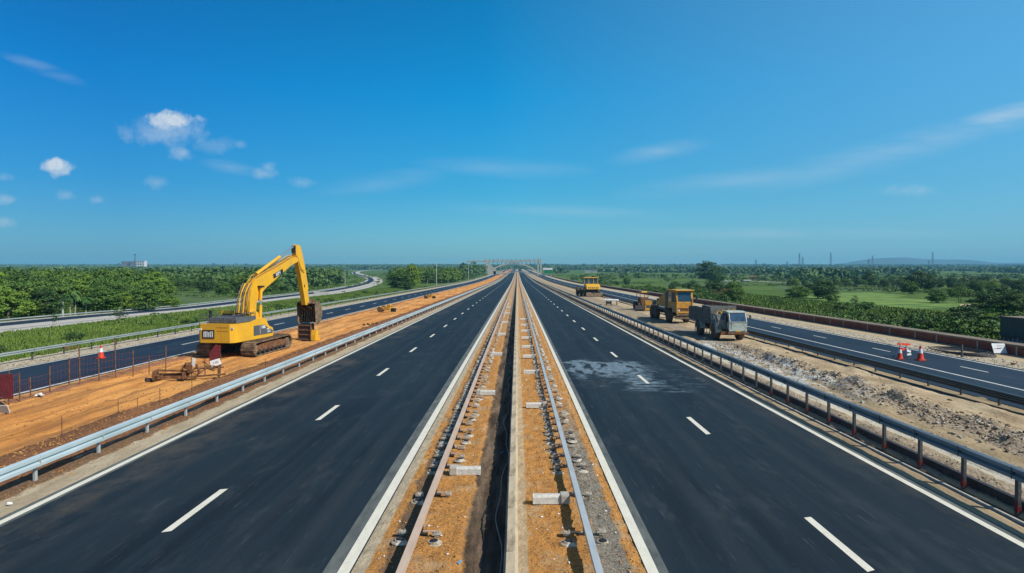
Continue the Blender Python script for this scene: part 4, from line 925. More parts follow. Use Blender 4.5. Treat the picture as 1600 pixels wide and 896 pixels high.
# yellow cab vehicle behind it
yv = empty('wheeled_loader', (20.25, 80.5, 0), R(2), 'tall dusty yellow wheeled machine with large windscreen, behind the grey truck', 'loader')
for x in (-1.05, 1.05):
    for y in (.3, 8.6): wheel(yv, x, y, .88, .55, M['orange_dusty'])
wheel(yv, -1.05, 6.6, .88, .55, M['orange_dusty'])
MB().box((0, 4.6, 1.15), (1.1, 9.2, .4)).box((0, .3, .9), (1.8, .25, .25)).box((0, 8.6, .9), (1.8, .25, .25)).prism([(1.3, 1.35), (9.2, 1.55), (9.2, 1.8), (1.3, 1.6)], -1.2, -1.05, 'x').build('chassis', M['dark_steel'], yv)
cb = MB().prism([(-2.0, 1.35), (-2.1, 2.6), (-1.75, 4.0), (1.6, 4.0), (1.9, 2.4), (1.6, 1.55)], -.82, 1.22, 'x').build('cab', M['orange_dusty'], yv)
MB().box((.2, -.15, 4.06), (2.3, 4.1, .14), bev=.05).build('cab_roof', M['yellow_dusty'], cb)
MB().add([(-.62, -2.075, 2.72), (1.02, -2.075, 2.72), (1.02, -1.80, 3.86), (-.62, -1.80, 3.86), (-.62, -2.10, 2.72), (1.02, -2.10, 2.72), (1.02, -1.83, 3.86), (-.62, -1.83, 3.86)], [(0,1,2,3),(4,5,6,7),(0,1,5,4),(1,2,6,5),(2,3,7,6),(3,0,4,7)]).build('windscreen', M['glass'], cb)
MB().prism([(-1.75, 2.7), (-1.5, 3.8), (-.1, 3.8), (-.1, 2.5)], -.84, -.822, 'x').build('side_window', M['black'], cb)
MB().prism([(.2, 2.6), (.2, 3.8), (1.4, 3.8), (1.55, 2.6)], -.84, -.822, 'x').build('side_window', M['cab_glass'], cb)
f = MB().box((-.75, -2.12, 2.0), (.14, .12, 2.4)).box((1.12, -2.12, 2.2), (.1, .1, 2.0)).box((.2, -2.14, 1.95), (1.9, .08, .1)).box((.2, -2.12, 1.4), (1.7, .1, .2)).tube([(.5, -2.1, 1.4), (.9, -2.2, 1.9)], .05); f.build('front_frame', M['orange_dusty'], cb)
for s_ in (-.55, .95): MB().lathe([(0, 0), (.11, 0), (.12, .05), (0, .06)], n=12).build('headlight', M['white'], cb, loc=(s_, -2.16, 1.62)).rotation_euler = (R(90), 0, 0)
for s_ in (-.9, 1.3): MB().tube([(s_, -1.9, 3.5), (s_*1.22, -2.15, 3.4)], .03, 5).box((s_*1.24, -2.17, 3.1), (.2, .06, .55)).build('mirror', M['black'], cb)
MB().tube([(-.86, -1.2, 1.3), (-.95, -1.2, 2.4)], .03, 5).tube([(-.86, -.6, 1.3), (-.95, -.6, 2.4)], .03, 5).box((-.95, -.9, 1.5), (.06, .6, .04)).box((-.95, -.9, 1.85), (.06, .6, .04)).box((-.95, -.9, 2.2), (.06, .6, .04)).build('ladder', M['plate'], cb)
MB().box((-.83, -1.62, 3.3), (.05, .08, 1.3)).box((-.83, .02, 3.2), (.05, .12, 1.4)).box((-.83, -.8, 2.55), (.05, 1.7, .07)).build('window_frame', M['yellow_dusty'], cb)
MB().box((.25, -2.11, 1.68), (1.2, .03, .42)).build('radiator', M['rust'], cb)
MB().box((.1, -2.2, 1.12), (1.9, .22, .22)).box((.1, -2.05, .75), (2.0, .3, .35)).build('bumper', M['mud_steel'], yv)
MB().prism([(1.92, 1.8), (7.6, 1.8), (7.4, 2.35), (5.2, 3.2), (2.5, 3.85), (1.92, 3.85)], -.78, 1.0, 'x').build('rear_hood', M['orange_dusty'], yv)
MB().prism([(1.92, 1.9), (3.2, 1.9), (3.2, 3.6), (2.5, 3.86), (1.92, 3.86)], -.80, -.783, 'x').build('hood_panel', M['black'], yv)
MB().tube([(-.6, 2.0, 4.0), (-.62, 4.8, 3.35), (-.7, 7.6, 2.45)], .09).tube([(.9, 2.0, 4.0), (.9, 4.8, 3.35), (.9, 7.6, 2.45)], .09).build('hood_rail', M['dark_steel'], yv)
MB().box((0, 9.1, 2.1), (2.0, .5, .8), bev=.05).lathe([(.14, 0), (.14, .5)], c=(-.4, 8.6, 2.2), n=10).build('rear_tank', M['truck_dark'], yv)
for k in range(9): MB().box((-.55+k*.19, -2.0, 4.18), (.09, .09, .1)).build('roof_lamp', M['plate'], cb)

# rusty loader behind
rl = empty('rusty_loader', (21.4, 108, 0), R(6), 'rust brown loader with its bucket lowered, behind the dusty yellow machine', 'loader')
for x in (-.8, .8):
    for y in (.2, 2.6): wheel(rl, x, y, .62, .42)
MB().box((0, 1.6, 1.05), (1.2, 4.0, .5), bev=.05).box((0, .6, 1.65), (1.35, 1.6, .8), bev=.06).build('body', M['rust'], rl)
c_ = MB()
for x in (-.68, .68):
    for y in (.0, 1.9): c_.box((x, y, 2.35), (.09, .09, 1.0))
c_.box((0, .95, 2.88), (1.6, 2.2, .12)).box((0, 0.02, 2.0), (1.3, .05, .3)).build('canopy', M['rust'], rl)
MB().box((.1, .7, 3.02), (1.1, 1.2, .2), taper=.7).build('roof_load', M['yellow_dusty'], rl)
MB().prism([(-2.4, .05), (-1.2, .02), (-1.05, .8), (-1.25, .82), (-1.4, .2), (-2.4, .14)], -1.9, .5, 'x').build('bucket', M['dark_steel'], rl)
MB().tube([(-.5, -1.2, .6), (-.5, -.2, 1.2), (-.5, .8, 1.6)], .09).tube([(.4, -1.2, .6), (.4, -.2, 1.2), (.4, .8, 1.6)], .09).build('lift_arm', M['rust'], rl)
ob = empty('orange_hopper', (23.0*.86+1.55, 104.5, 0), .1, 'small orange hopper on a frame standing between the rusty loader and the yellow machine', 'hopper')
MB().box((0, 0, 1.35), (1.0, .9, .7), taper=1.25).build('hopper', M['orange_dusty'], ob)
fm = MB()
for x in (-.5, .5):
    for y in (-.4, .4): fm.box((x, y, .5), (.09, .09, 1.0))
fm.box((0, -.4, .35), (1.0, .06, .3)).build('frame', M['yellow_dusty'], ob)
# trestle with white slab
tb = empty('trestle', (18.3, 124, 0), R(-12), 'pale slab laid on a low trestle in front of the farthest yellow roller', 'trestle')
MB().box((0, 0, 1.0), (2.6, 1.6, .22), rot=(.05, .04, 0), bev=.04).build('slab', M['white'], tb)
fm = MB()
for x in (-1.0, -.1, 1.0):
    for y in (-.6, .6): fm.box((x, y, .45), (.12, .12, .9))
fm.box((-.5, -.6, .5), (.9, .06, .5)).build('legs', M['shed'], tb)
# far yellow grader
yg = empty('road_grader', (19.9, 170, 0), R(4), 'bright yellow road grader with glazed cab, farthest vehicle on the right works strip', 'grader')
for x in (-1.75, 1.75):
    wheel(yg, x, 1.0, 1.15, .7, M['yellow_dusty']); wheel(yg, x, 6.8, 1.15, .7, M['yellow_dusty'])
wheel(yg, -2.35, 9.2, 1.15, .7, M['yellow_dusty'])
MB().box((0, 4, 1.5), (2.4, 8, .8), bev=.1).build('chassis', M['dark_steel'], yg)
MB().prism([(-1.6, 1.95), (2.6, 1.95), (2.6, 3.3), (.2, 3.3), (-1.3, 2.9)], -1.7, 1.9, 'x').build('hood', M['yellow'], yg)
h = MB()
for k in range(6): h.box((-1.2+k*.5, -1.55, 2.3), (.16, .06, .5))
h.build('grille', M['black'], yg)
cb = MB().box((-.1, 2.4, 4.1), (3.7, 2.6, 1.6), taper=.94).build('cab', M['glass'], yg)
for x in (-1.9, -.7, .6, 1.7): MB().box((x, 1.08, 4.1), (.14, .1, 1.62)).build('pillar', M['yellow_dusty'], cb)
MB().box((-.1, 2.3, 4.98), (4.1, 3.1, .2), bev=.06).build('cab_roof', M['yellow'], cb)
MB().prism([(-2.6, .1), (-2.2, .0), (-2.0, .7), (-2.1, .95), (-2.45, .75)], -2.0, 2.4, 'x').box((.2, -1.7, .9), (.5, 1.6, .25)).build('blade', M['mud_steel'], yg)
MB().box((-2.0, .1, 1.9), (.2, 1.8, .15)).box((-2.1, 1.0, 2.6), (.12, .12, 1.6)).build('mudguard', M['plate'], yg)

# ------------------------------------------------------------------ traffic cones, board, barricade
def cone(p, label, sc=1.0, rz=0):
    o = empty('traffic_cone', p, rz, label, 'traffic cone', 'red and white traffic cones'); 
    MB().box((0, 0, .03), (.54, .54, .06), bev=.05).build('base', M['cone_red'], o)
    c = MB().lathe([(.24, .066), (.22, .10), (.18, .34), (.115, .66), (.045, 1.0), (.04, 1.03), (.0, 1.03)], n=20).build('cone', M['cone_red'], o, smooth=True)
    MB().lathe([(.155, .50), (.096, .80), (.085, .80), (.14, .50)], n=20).build('reflective_band', M['white'], c)
    o.scale = (sc, sc, sc); return o
g = at(158, 563); g.z = .01; cone(g, 'red traffic cone with white bands on the far left carriageway', .92)
g = at(1438, 566); g.z = .01; cone(g, 'upright red cone with white top, right one of two on the far right carriageway', 1.02)
g = at(1406, 564); g.z = .01; cone(g, 'red cone tangled with barricade bars, left one of two on the far right carriageway', .86)
g = at(1412, 561); br_ = empty('barricade', (g.x, g.y, .01), .5, 'broken red and white barricade leaning around the left cone', 'barricade')
MB().box((0, 0, .95), (1.6, .05, .14), rot=(0, .08, 0)).box((.1, .1, .55), (1.3, .05, .12), rot=(0, -.12, .2)).build('rail', M['cone_red'], br_)
MB().box((-.5, 0, .5), (.06, .06, 1.0), rot=(.15, 0, 0)).box((.45, .05, .5), (.06, .06, 1.0), rot=(-.15, .1, 0)).build('legs', M['plate'], br_)
MB().box((.35, -.15, .45), (.5, .05, .16), rot=(0, .3, 0)).box((.3, -.2, .2), (.5, .06, .12)).build('white_bar', M['white'], br_)
# leaning white board against the wall
g = at(1551, 556); bo = empty('notice_board', (36.9, g.y, 0), R(-8), 'white sheet board with faint writing leaning by the brick wall', 'board')
MB().prism([(-.7, 0.02), (.25, 0.10), (.9, .02), (-.05, -.04)], -.05, -.0, 'x')
bo.scale = (.8, .8, .8)
bd = MB().box((0, 0, .55), (1.15, .035, 1.0), rot=(R(-28), 0, 0)).build('board', M['white'], bo)
t = MB()
for k in range(5): t.box((.04*(k % 2), -.035-.0+(.28-.13*k)*0-.0+math.sin(R(28))*(.55-(.84-.14*k))*-1*-1, .84-.14*k), (.7-.12*(k % 3), .006, .03), rot=(R(-28), 0, 0))
t.build('writing', M['grey_panel'], bd)
MB().box((.35, .25, .35), (.05, .05, .75), rot=(R(22), 0, 0)).box((-.35, .25, .35), (.05, .05, .75), rot=(R(22), 0, 0)).build('prop', M['dark_steel'], bo)
g = at(1503, 561); mk = empty('marker_post', (g.x, g.y, 0), 0, 'short dark post with a wire on the sandy path before the brick wall', 'post')
MB().box((0, 0, .45), (.12, .12, .95), taper=.8).build('post', M['post'], mk); MB().tube([(0, 0, .6), (-.6, 4, .15), (-1.2, 8, .05)], .015, 5).build('wire', M['pole'], mk)
hc = MB()
g = at(1530, 556)
for k in range(5):
    pts = [(g.x-.8+(1.5+.1*k)*math.cos(a)*.9, g.y+2.2*math.sin(a)+.3*k, .06+.03*k) for a in [2*math.pi*i/20 for i in range(21)]]
    hc.tube(pts, .035, 5)
tag(hc.build('cable_coil', M['dark_steel']), 'loose coil of dark cable lying on the path beside the brick wall', 'cable')

# shed at the right edge
sx = 47.9; sy = 59.6
sh = empty('shed', (sx, sy, -.9), R(0), 'grey boarded shed on a graffitied brick base behind the wall at the right edge', 'shed')
MB().box((3, 2, .45), (6, 4, .9)).build('brick_base', M['brick'], sh); MB().box((3, 2, 1.83), (6.14, 4.14, 1.86)).build('boarded_wall', M['shed'], sh)
MB().box((3, 2, 2.81), (6.2, 4.2, .08)).build('roof', M['coping'], sh)
blue = mat('faded_blue_paint', (.16, .2, .26), (.3, .33, .36), 3, .8)
t = MB()
for k in range(7): t.box((-.012, .3+k*.55, .5+.08*math.sin(k*2.2)), (.02, .34+.1*math.sin(k), .5), rot=(.25*math.sin(k*1.7), 0, 0))
t.build('graffiti', blue, sh)
MB().box((-.006, 1.9, .45), (.01, .08, .88)).build('trim', M['plate'], sh)

# ------------------------------------------------------------------ left works: fence, scrap, small machines
fn = empty('site_fence', (0, 0, 0), 0, 'flimsy red netting fence on thin dark posts between the dirt strip and far left road', 'fence')
posts = [(14,637,579),(31,631,583),(48,625,590),(78,617,573),(108,608,560),(125,604,542),(155,600,553),(181,595,528),(208,591,547),(233,587,556),(259,584,541),(300,580,556),(345,577,553)]
pt = []
for (x, yb, yt) in posts:
    g = at(x, yb); g.z = 0; d = (at(x, yb, 0)); H = CAMH+ray(x, yt).z*(g.y/ray(x, yt).y)
    pt.append((g, H)); MB().tube([(g.x, g.y, -.1), (g.x+.03*math.sin(x), g.y, H)], .03, 6).build('post', M['rust'], fn)
for (a, ha), (b_, hb) in zip(pt[:-1], pt[1:]):
    t = MB()
    hh = min(ha, hb, 1.5)
    for k in range(5):
        z = .1+hh*.9*k/4; mid = (a+b_)/2; t.tube([(a.x, a.y, z), (mid.x, mid.y, z-.04), (b_.x, b_.y, z)], .004, 4)
    n = 5
    for k in range(1, n): q = a.lerp(b_, k/n); t.tube([(q.x, q.y, .08), (q.x, q.y, hh)], .003, 4)
    t.build('netting', M['net'], fn)
t = MB(); q = at(345, 577); t.add([(q.x-.75, q.y, .25), (q.x, q.y, .1), (q.x, q.y, 1.45), (q.x-.35, q.y, 1.5), (q.x-.75, q.y, .95), (q.x-.75, q.y+.02, .25), (q.x, q.y+.02, .1), (q.x, q.y+.02, 1.45), (q.x-.35, q.y+.02, 1.5), (q.x-.75, q.y+.02, .95)], [(0,1,2,3,4),(9,8,7,6,5)]); t.build('net_panel', M['netp'], fn)
q = at(5, 640); MB().box((q.x-.2, q.y, .95), (1.5, .02, 1.15), rot=(0, 0, -.1)).build('net_panel', M['netp'], fn)
q = at(5, 652); o = empty('barrier_board', (q.x-.4, q.y, 0), -.15, 'pale board leaning at the foot of the red fence at the left edge', 'board'); MB().box((0, 0, .25), (1.5, .04, .36), rot=(.3, 0, 0)).build('board', M['plate'], o); MB().box((-.5, .1, .12), (.05, .05, .3)).box((.5, .1, .12), (.05, .05, .3)).build('legs', M['dark_steel'], o)
# stake line on the berm
sk = empty('stake_line', (0, 0, 0), 0, 'row of thin stakes strung with cord along the berm by the left guardrail', 'stakes')
spt = []
for (x, yb, h) in ((-70,748,.8),(97,693,.8),(185,661,.62),(215,650,.4),(250,639,.62),(300,624,.7),(352,607,.7),(415,585,.7)):
    g = at(x, yb); g.z = h_dirt(g.x, g.y); spt.append((g, h)); MB().tube([(g.x, g.y, g.z-.1), (g.x, g.y, g.z+h)], .016, 5).build('stake', M['rust'], sk)
t = MB()
for (a, ha), (b_, hb) in zip(spt[:-1], spt[1:]):
    for f_ in (.85, .45): t.tube([(a.x, a.y, a.z+ha*f_), ((a.x+b_.x)/2, (a.y+b_.y)/2, (a.z+b_.z)/2+(ha+hb)/2*f_-.05), (b_.x, b_.y, b_.z+hb*f_)], .005, 4)
t.build('cord', M['orange_dusty'], sk)
# scrap machine frame
g = at(296, 598); sc = empty('scrap_frame', (g.x, g.y, 0), R(14), 'tangled rusty machine frame with an old wheel lying on the orange dirt', 'scrap')
t = MB()
t.box((-1.0, 0, .22), (1.7, .10, .16), rot=(0, .03, 0)).box((-1.0, .55, .30), (1.7, .10, .16)).box((-1.85, .3, .35), (.12, .9, .5)).box((-.95, .3, .55), (1.4, .08, .10), rot=(0, .08, 0)).box((-.3, .3, .3), (.12, .8, .4))
t.build('blade_frame', M['rust'], sc)
t = MB().box((.95, 0, .25), (1.9, .09, .10), rot=(0, -.05, 0)).box((.95, .5, .62), (1.6, .07, .08), rot=(0, -.02, 0)).box((1.55, .25, .4), (.08, .5, .6)).tube([(.4, .2, .3), (.8, .5, .62), (1.3, .1, .5)], .045).tube([(.6, .5, 1.0), (1.0, .5, .75), (1.6, .4, .7)], .03).tube([(.75, .4, .2), (.75, .4, 1.15)], .03)
t.build('draw_frame', M['rust'], sc)
t = MB()
for a in range(10):
    u_ = 2*math.pi*a/10; t.tube([(0, .25, .5), (.42*math.cos(u_), .25, .5+.42*math.sin(u_))], .03, 5)
rg = [(.46*math.cos(a), .25, .5+.46*math.sin(a)) for a in [2*math.pi*k/20 for k in range(21)]]; t.tube(rg, .07, 6); t.lathe([(.13, -.15), (.13, .15)], c=(0, .25, .5), n=10, axis='x'); t.box((-.1, .2, .8), (.35, .35, .3), rot=(.3, .2, .4))
t.build('old_wheel', M['rust'], sc)
MB().box((.18, .2, 1.02), (.20, .06, .5), rot=(0, .05, .1), bev=.02).build('guard_plate', M['plate'], sc)
for k in range(7): MB().tube([(-1.9+.1*k, -.1+.12*k, .1), (-1.7+.3*math.sin(k*2.1), .1+.3*math.cos(k), .35+.1*math.sin(k*3))], .035, 5).build('loose_bar', M['rust'], sc)
MB().box((-2.15, .1, .1), (.35, .3, .18), rot=(.1, .2, .5)).build('hub', M['dark_steel'], sc)
g = at(337, 580); sb = empty('small_sign', (g.x, g.y, 0), R(22), 'small white tilted sign with faint writing on the orange dirt beside the scrap frame', 'sign')
MB().box((0, 0, .42), (.62, .03, .40), rot=(0, R(-16), 0), bev=.01).build('sign_board', M['white'], sb); MB().box((-.2, .05, .15), (.04, .04, .34)).box((.2, .05, .18), (.04, .04, .4)).build('leg', M['dark_steel'], sb)
textmesh('3.05', .2, 'writing', M['grey_panel'], sb, Matrix.Translation((0, -.018, .42)) @ Matrix.Rotation(R(-16), 4, 'Y') @ Matrix.Rotation(R(90), 4, 'X'))
for k, (xo, lab, mm) in enumerate(((-.42, 'thin pale cable snaking along the trench close to the barrier', 'concrete'), (-.72, 'thin black cable lying along the middle of the trench', 'black'))):
    pts = [(xo+.10*math.sin(i*.33+k)+.05*math.sin(i*.9), 10+i*.5, h_med(xo+.10*math.sin(i*.33+k), 10+i*.5)+.03) for i in range(90)]
    tag(MB().tube(pts, .014, 5).build('cable', M[mm]), lab, 'cable')
# small yellow scrap machines further on the dirt
def small_machine(px, py, label, sc_, rz):
    g = at(px, py); o = empty('compactor', (g.x, g.y, 0), rz, label, 'compactor', 'small yellow machines on the orange dirt'); o.scale = (sc_,)*3
    MB().lathe([(0, -.5), (.36, -.5), (.38, -.42), (.38, .42), (.36, .5), (0, .5)], n=18, axis='x').build('drum', M['mud_steel'], o, loc=(0, .95, .38)).rotation_euler = (0, 0, R(90)) if False else (0, 0, 0)
    MB().box((0, 0, .45), (.8, 1.2, .35), bev=.05).box((0, -.35, .85), (.6, .5, .45), bev=.05).build('body', M['yellow_dusty'], o)
    MB().tube([(-.4, .3, .5), (-.5, .9, .75), (.5, .9, .75), (.4, .3, .5)], .05).tube([(-.3, -.6, .7), (-.3, -1.0, 1.15), (.3, -1.0, 1.15), (.3, -.6, .7)], .03).build('frame', M['yellow_dusty'], o)
    MB().box((.1, -.9, .3), (.6, .6, .5), bev=.04).build('engine', M['black'], o)
    for k in range(5): MB().tube([(-.3+.15*k, .3, .6), (-.2+.15*k, .7+.1*math.sin(k), .9)], .03, 5).build('bar', M['rust'], o)
small_machine(605, 489, 'small dusty yellow compactor on the orange dirt beyond the excavator', 1.15, R(75))
small_machine(672, 467.5, 'tiny distant yellow compactor farthest along the orange dirt', 1.1, R(70))
g = at(585, 513.0); o = MB(); 
for k in range(4): o.box((g.x-1.2+k*.4, g.y+k*.5, .28), (.3, .3, .2), rot=(.2*k, .3, k))
tag(o.build('broken_blocks', M['rust'], None), 'small heap of broken rusty blocks on the dirt near the compactor', 'rubble')
# low concrete block pile near far-left verge, litter
g = at(502, 461); o = MB().box((g.x, g.y, .1), (4.5, .8, .5), rot=(0, 0, .2), bev=.08); tag(o.build('concrete_beam', M['concrete']), 'pale precast concrete beam lying on the grass behind the bucket', 'beam')
for (px, py, col, lab, s) in ((18, 797, 'white', 'crumpled white paper on the sandy left shoulder', .10), (64, 623, 'white', 'scrap of white cloth at the foot of the red fence', .22), (108, 549, 'rust', 'rust orange scrap heap on the far left shoulder', .45), (1583, 573, 'rust', 'dark stone lying on the rubbly edge of the far right road', .2)):
    g = at(px, py); b = MB()
    for k in range(5): b.box((g.x+NRM(0, s*.5), g.y+NRM(0, s*.5), .03+s*.25), (s*U(.5, 1), s*U(.3, .8), s*.3), rot=(U(-.6, .6), U(-.6, .6), U(0, 3)))
    tag(b.build('litter', M[col]), lab, 'litter')
blue2 = mat('blue_plastic', (.05, .2, .4), (.2, .35, .5), 9, .5)
for (px, py, lab) in ((784, 712, 'crushed blue bottle lying in the dark trench beside the barrier'), (717, 889, 'blue plastic scrap in the dark trench at the bottom edge')):
    g = at(px, py); b = MB().lathe([(0, -.07), (.028, -.07), (.03, -.02), (.022, .03), (.03, .06), (.012, .10), (.012, .13)], c=(0, 0, .03), n=8, axis='x'); o = b.build('plastic_bottle', blue2, None, loc=(g.x, g.y, h_med(g.x, g.y)+.01)); o.rotation_euler = (0, 0, 1.2); tag(o, lab, 'bottle')

# ------------------------------------------------------------------ bridge over the highway
D = 880; zb = zr(D)
def wx(px, d=D): return (px-VX)/F*d
def wz(py, d=D): return CAMH+(VY-py)/F*d
bg = empty('arch_bridge', (0, D, 0), 0, 'pale overbridge with a shallow arch crossing the highway at the horizon', 'bridge')
x0, x1 = wx(760), wx(846)
MB().box(((x0+x1)/2-14, 0, wz(408.6)), (x1-x0+26, 9, 1.7)).build('deck', M['bridge'], bg)
t = MB(); 
for z in (wz(406.2), wz(407.2)): t.box(((x0+x1)/2, -4.5, z), (x1-x0, .25, .3))
t.build('parapet', M['bridge'], bg)
for k in range(12): MB().box((x0+4+k*(x1-x0-8)/11, -4.5, wz(406.6)), (.6, .4, 2.6 if k not in (1, 8) else 3.4)).build('parapet_post', M['bridge_dark'], bg)
outer = [(wx(766+73*k/20), wz(424-13.2*math.sin(math.pi*k/20)**.75)) for k in range(21)]; inner = [(wx(768+69*k/20), wz(425-12.2*math.sin(math.pi*k/20)**.75)) for k in range(20, -1, -1)]
MB().prism(outer+inner, -3.5, 3.5, 'y').build('arch', M['bridge'], bg)
for k in range(1, 12):
    xx = wx(764+78*k/12); za = wz(424-13.2*max(0, math.sin(math.pi*((764+78*k/12)-766)/73))**.75) if 0 < (764+78*k/12)-766 < 73 else wz(424)
    MB().box((xx, 0, (za+wz(409))/2), (.6, .8, abs(wz(409)-za)+.1)).build('hanger', M['bridge_dark'], bg)
for px in (840.5, 845): MB().box((wx(px), -1, (wz(405)+zb-1)/2), (2.0, 3, wz(405)-zb+1)).build('pier', M['bridge'], bg)
MB().prism([(wx(757.5), wz(405.5)), (wx(761), wz(405.5)), (wx(766), wz(414)), (wx(775), wz(421)), (wx(775), zb-1), (wx(762), zb-1)], -5, 5, 'y').build('abutment', M['bridge'], bg)
MB().box((wx(778), -2, (wz(424)+zb)/2), (12, 6, wz(424)-zb)).build('abutment_base', M['bridge'], bg)
# side ramps beyond the bridge (pale road strips)
for P, w in (([(774,430.5),(790,427.6),(806,425.6),(830,423.2),(848,421.5)], 9), ([(852,431),(838,428.6),(826,427.2),(812,425.4),(790,422.6),(770,420.8)], 9)):
    pts = [at(*p) for p in P]
    for p in pts: p.z = 0
    ribbon('slip_road', catmull(pts, 8), -w/2, w/2, .35, M['road_concrete']); ribbon('slip_road', catmull(pts, 8), -w/2+2, w/2-2, .45, M['asphalt_far'])
# green billboard
g = at(857, 433.5); bb = empty('billboard', (g.x, g.y, gz(g.x, g.y)), 0, 'green and white roadside sign board right of the bridge', 'billboard'); k_ = g.y/F
MB().box((0, 0, 8.6*k_), (13*k_, .4, 5.6*k_)).build('green_panel', M['green_sign'], bb); MB().box((-1*k_, -.05, 13.0*k_), (15*k_, .5, 3*k_)).build('white_panel', M['white'], bb)
MB().box((-4*k_, 0, 3*k_), (.5, .4, 6*k_)).box((4*k_, 0, 3*k_), (.5, .4, 6*k_)).build('leg', M['pole'], bb)

# ------------------------------------------------------------------ lamp posts, pylons, buildings, hill
def lamp(px, pyb, pyt, label, arms=True):
    g = at(px, pyb); H = (pyb-pyt)*g.y/F
    o = empty('lamp_post', g, 0, label, 'lamp post', 'lamp posts along the left verge'); MB().tube([(0, 0, 0), (0, 0, H)], [.16+.0002*g.y, .09+.0002*g.y], 8).build('pole', M['pole'], o)
    if not arms: return
    a = MB().tube([(-1.5, 0, H-.1), (0, 0, H), (1.5, 0, H-.1)], .07, 6).build('arm', M['pole'], o)
    for s in (-1, 1): MB().box((s*1.5, 0, H-.12), (.9, .35, .18), bev=.05).build('lamp_head', M['grey_panel'], o)
lamp(682, 447.5, 412.5, 'tall double armed lamp post on the left verge, nearest of the row before the bridge'); lamp(706.5, 440, 416, 'thin pale pole standing in the trees, between the two tallest lamp posts', False)
lamp(732, 438, 411, 'double armed lamp post before the wooded slope left of the bridge'); lamp(763.5, 434, 418, 'small lamp post directly beside the left foot of the bridge')
lamp(539, 446, 421, 'lone pole beside the inner bend of the curving ramp road', False); lamp(98, 495, 470, 'pale pole among the roadside trees left of the pale trunks', False)
lamp(840, 433, 404, 'slim lamp post standing against the right pier of the bridge')
def pylon(px, pyt, label, pyb=415, w=5):
    g = at(px, pyb+3); d = g.y; H = (pyb+3-pyt)*d/F
    o = empty('pylon', g, 0, label, 'pylon', 'masts on the right horizon'); t = MB(); q = w*d/F/2; th = .0002*d
    for s in (-1, 1):
        for s2 in (-1, 1): t.tube([(s*q*.55, s2*q*.55, 0), (s*q*.12, s2*q*.12, H)], th, 4)
    for k in range(7):
        a0, a1 = k/7, (k+1)/7; f0, f1 = q*(.55-.43*a0), q*(.55-.43*a1); t.tube([(-f0, -f0, H*a0), (f1, -f1, H*a1)], th*.7, 4); t.tube([(f0, -f0, H*a0), (-f1, -f1, H*a1)], th*.7, 4)
    t.build('lattice', M['grey_panel'], o)
    t = MB(); t.tube([(-q*.7, 0, H*.72), (q*.7, 0, H*.72)], th, 4).tube([(-q*.55, 0, H*.86), (q*.55, 0, H*.86)], th, 4); t.build('crossarm', M['grey_panel'], o)
for px, pyt, lab in ((1181,406,'short mast left of the twin masts on the right horizon'),(1249,396,'taller of the twin masts on the right horizon'),(1254,402,'shorter of the twin masts on the right horizon'),(1298,395,'single tall mast right of the twin masts on the horizon'),(1357,405,'short mast at the left foot of the far hill'),(1363,400,'slim mast in front of the left slope of the far hill'),(1457,394,'tallest mast, in front of the right slope of the far hill'),(1451,407,'small mast just left of the tallest mast'),(1230,409,'tiny mast between the short mast and the twin masts')):
    pylon(px, pyt, lab)
def building(px0, px1, pyt, pyb, label, mw, mr=None, d=None, rows=3, cols=6, parts=True):
    g = at((px0+px1)/2, pyb) if d is None else Vector(((((px0+px1)/2)-VX)/F*d, d, gz(0, d))); d = g.y; w = (px1-px0)*d/F; H = (pyb-pyt)*d/F+ (0 if pyb else 0)
    if px0 < 300: H = wz(pyt, d)-g.z+1
    o = empty('building', (g.x, g.y, g.z-1), 0, label, 'building'); MB().box((0, w*.25, H/2), (w, w*.5, H)).build('wall', mw, o)
    if mr: MB().prism([(-w/2-.6, H), (w/2+.6, H), (w/2-w*.12, H+w*.09), (-w/2+w*.12, H+w*.09)], -.6, w*.5+.6, 'y').build('roof', mr, o)
    else: MB().box((0, w*.25, H+.35), (w+.8, w*.5+.8, .7)).build('roof', mw, o)
    if parts:
        for r in range(rows):
            for c in range(cols): MB().box((-w/2+(c+.5)*w/cols, -.06, H*(r+.55)/rows+ .3), (w/cols*.5, .1, H/rows*.45)).build('window', M['glass'], o)
    return o
B = building(187, 208, 409, 417.5, 'grey left wing of the long block on the left horizon', M['wall_grey'], rows=6, cols=8, d=1800)
B = building(208, 223, 408, 417.5, 'white right wing of the long block on the left horizon', M['wall_white'], rows=4, cols=4, d=1800)
g = Vector((wx(209.5, 1790), 1790, gz(0, 1790))); H = wz(397, 1790)-g.z; o = empty('telecom_mast', (g.x, g.y-3, g.z), 0, 'mast with a small platform rising from the block on the left horizon', 'mast'); MB().tube([(0, 0, 0), (0, 0, H)], [1.0, .8], 6).build('mast', M['dark_steel'], o); MB().box((0, 0, H-2.2), (5, 3, 1.8)).build('platform', M['dark_steel'], o)
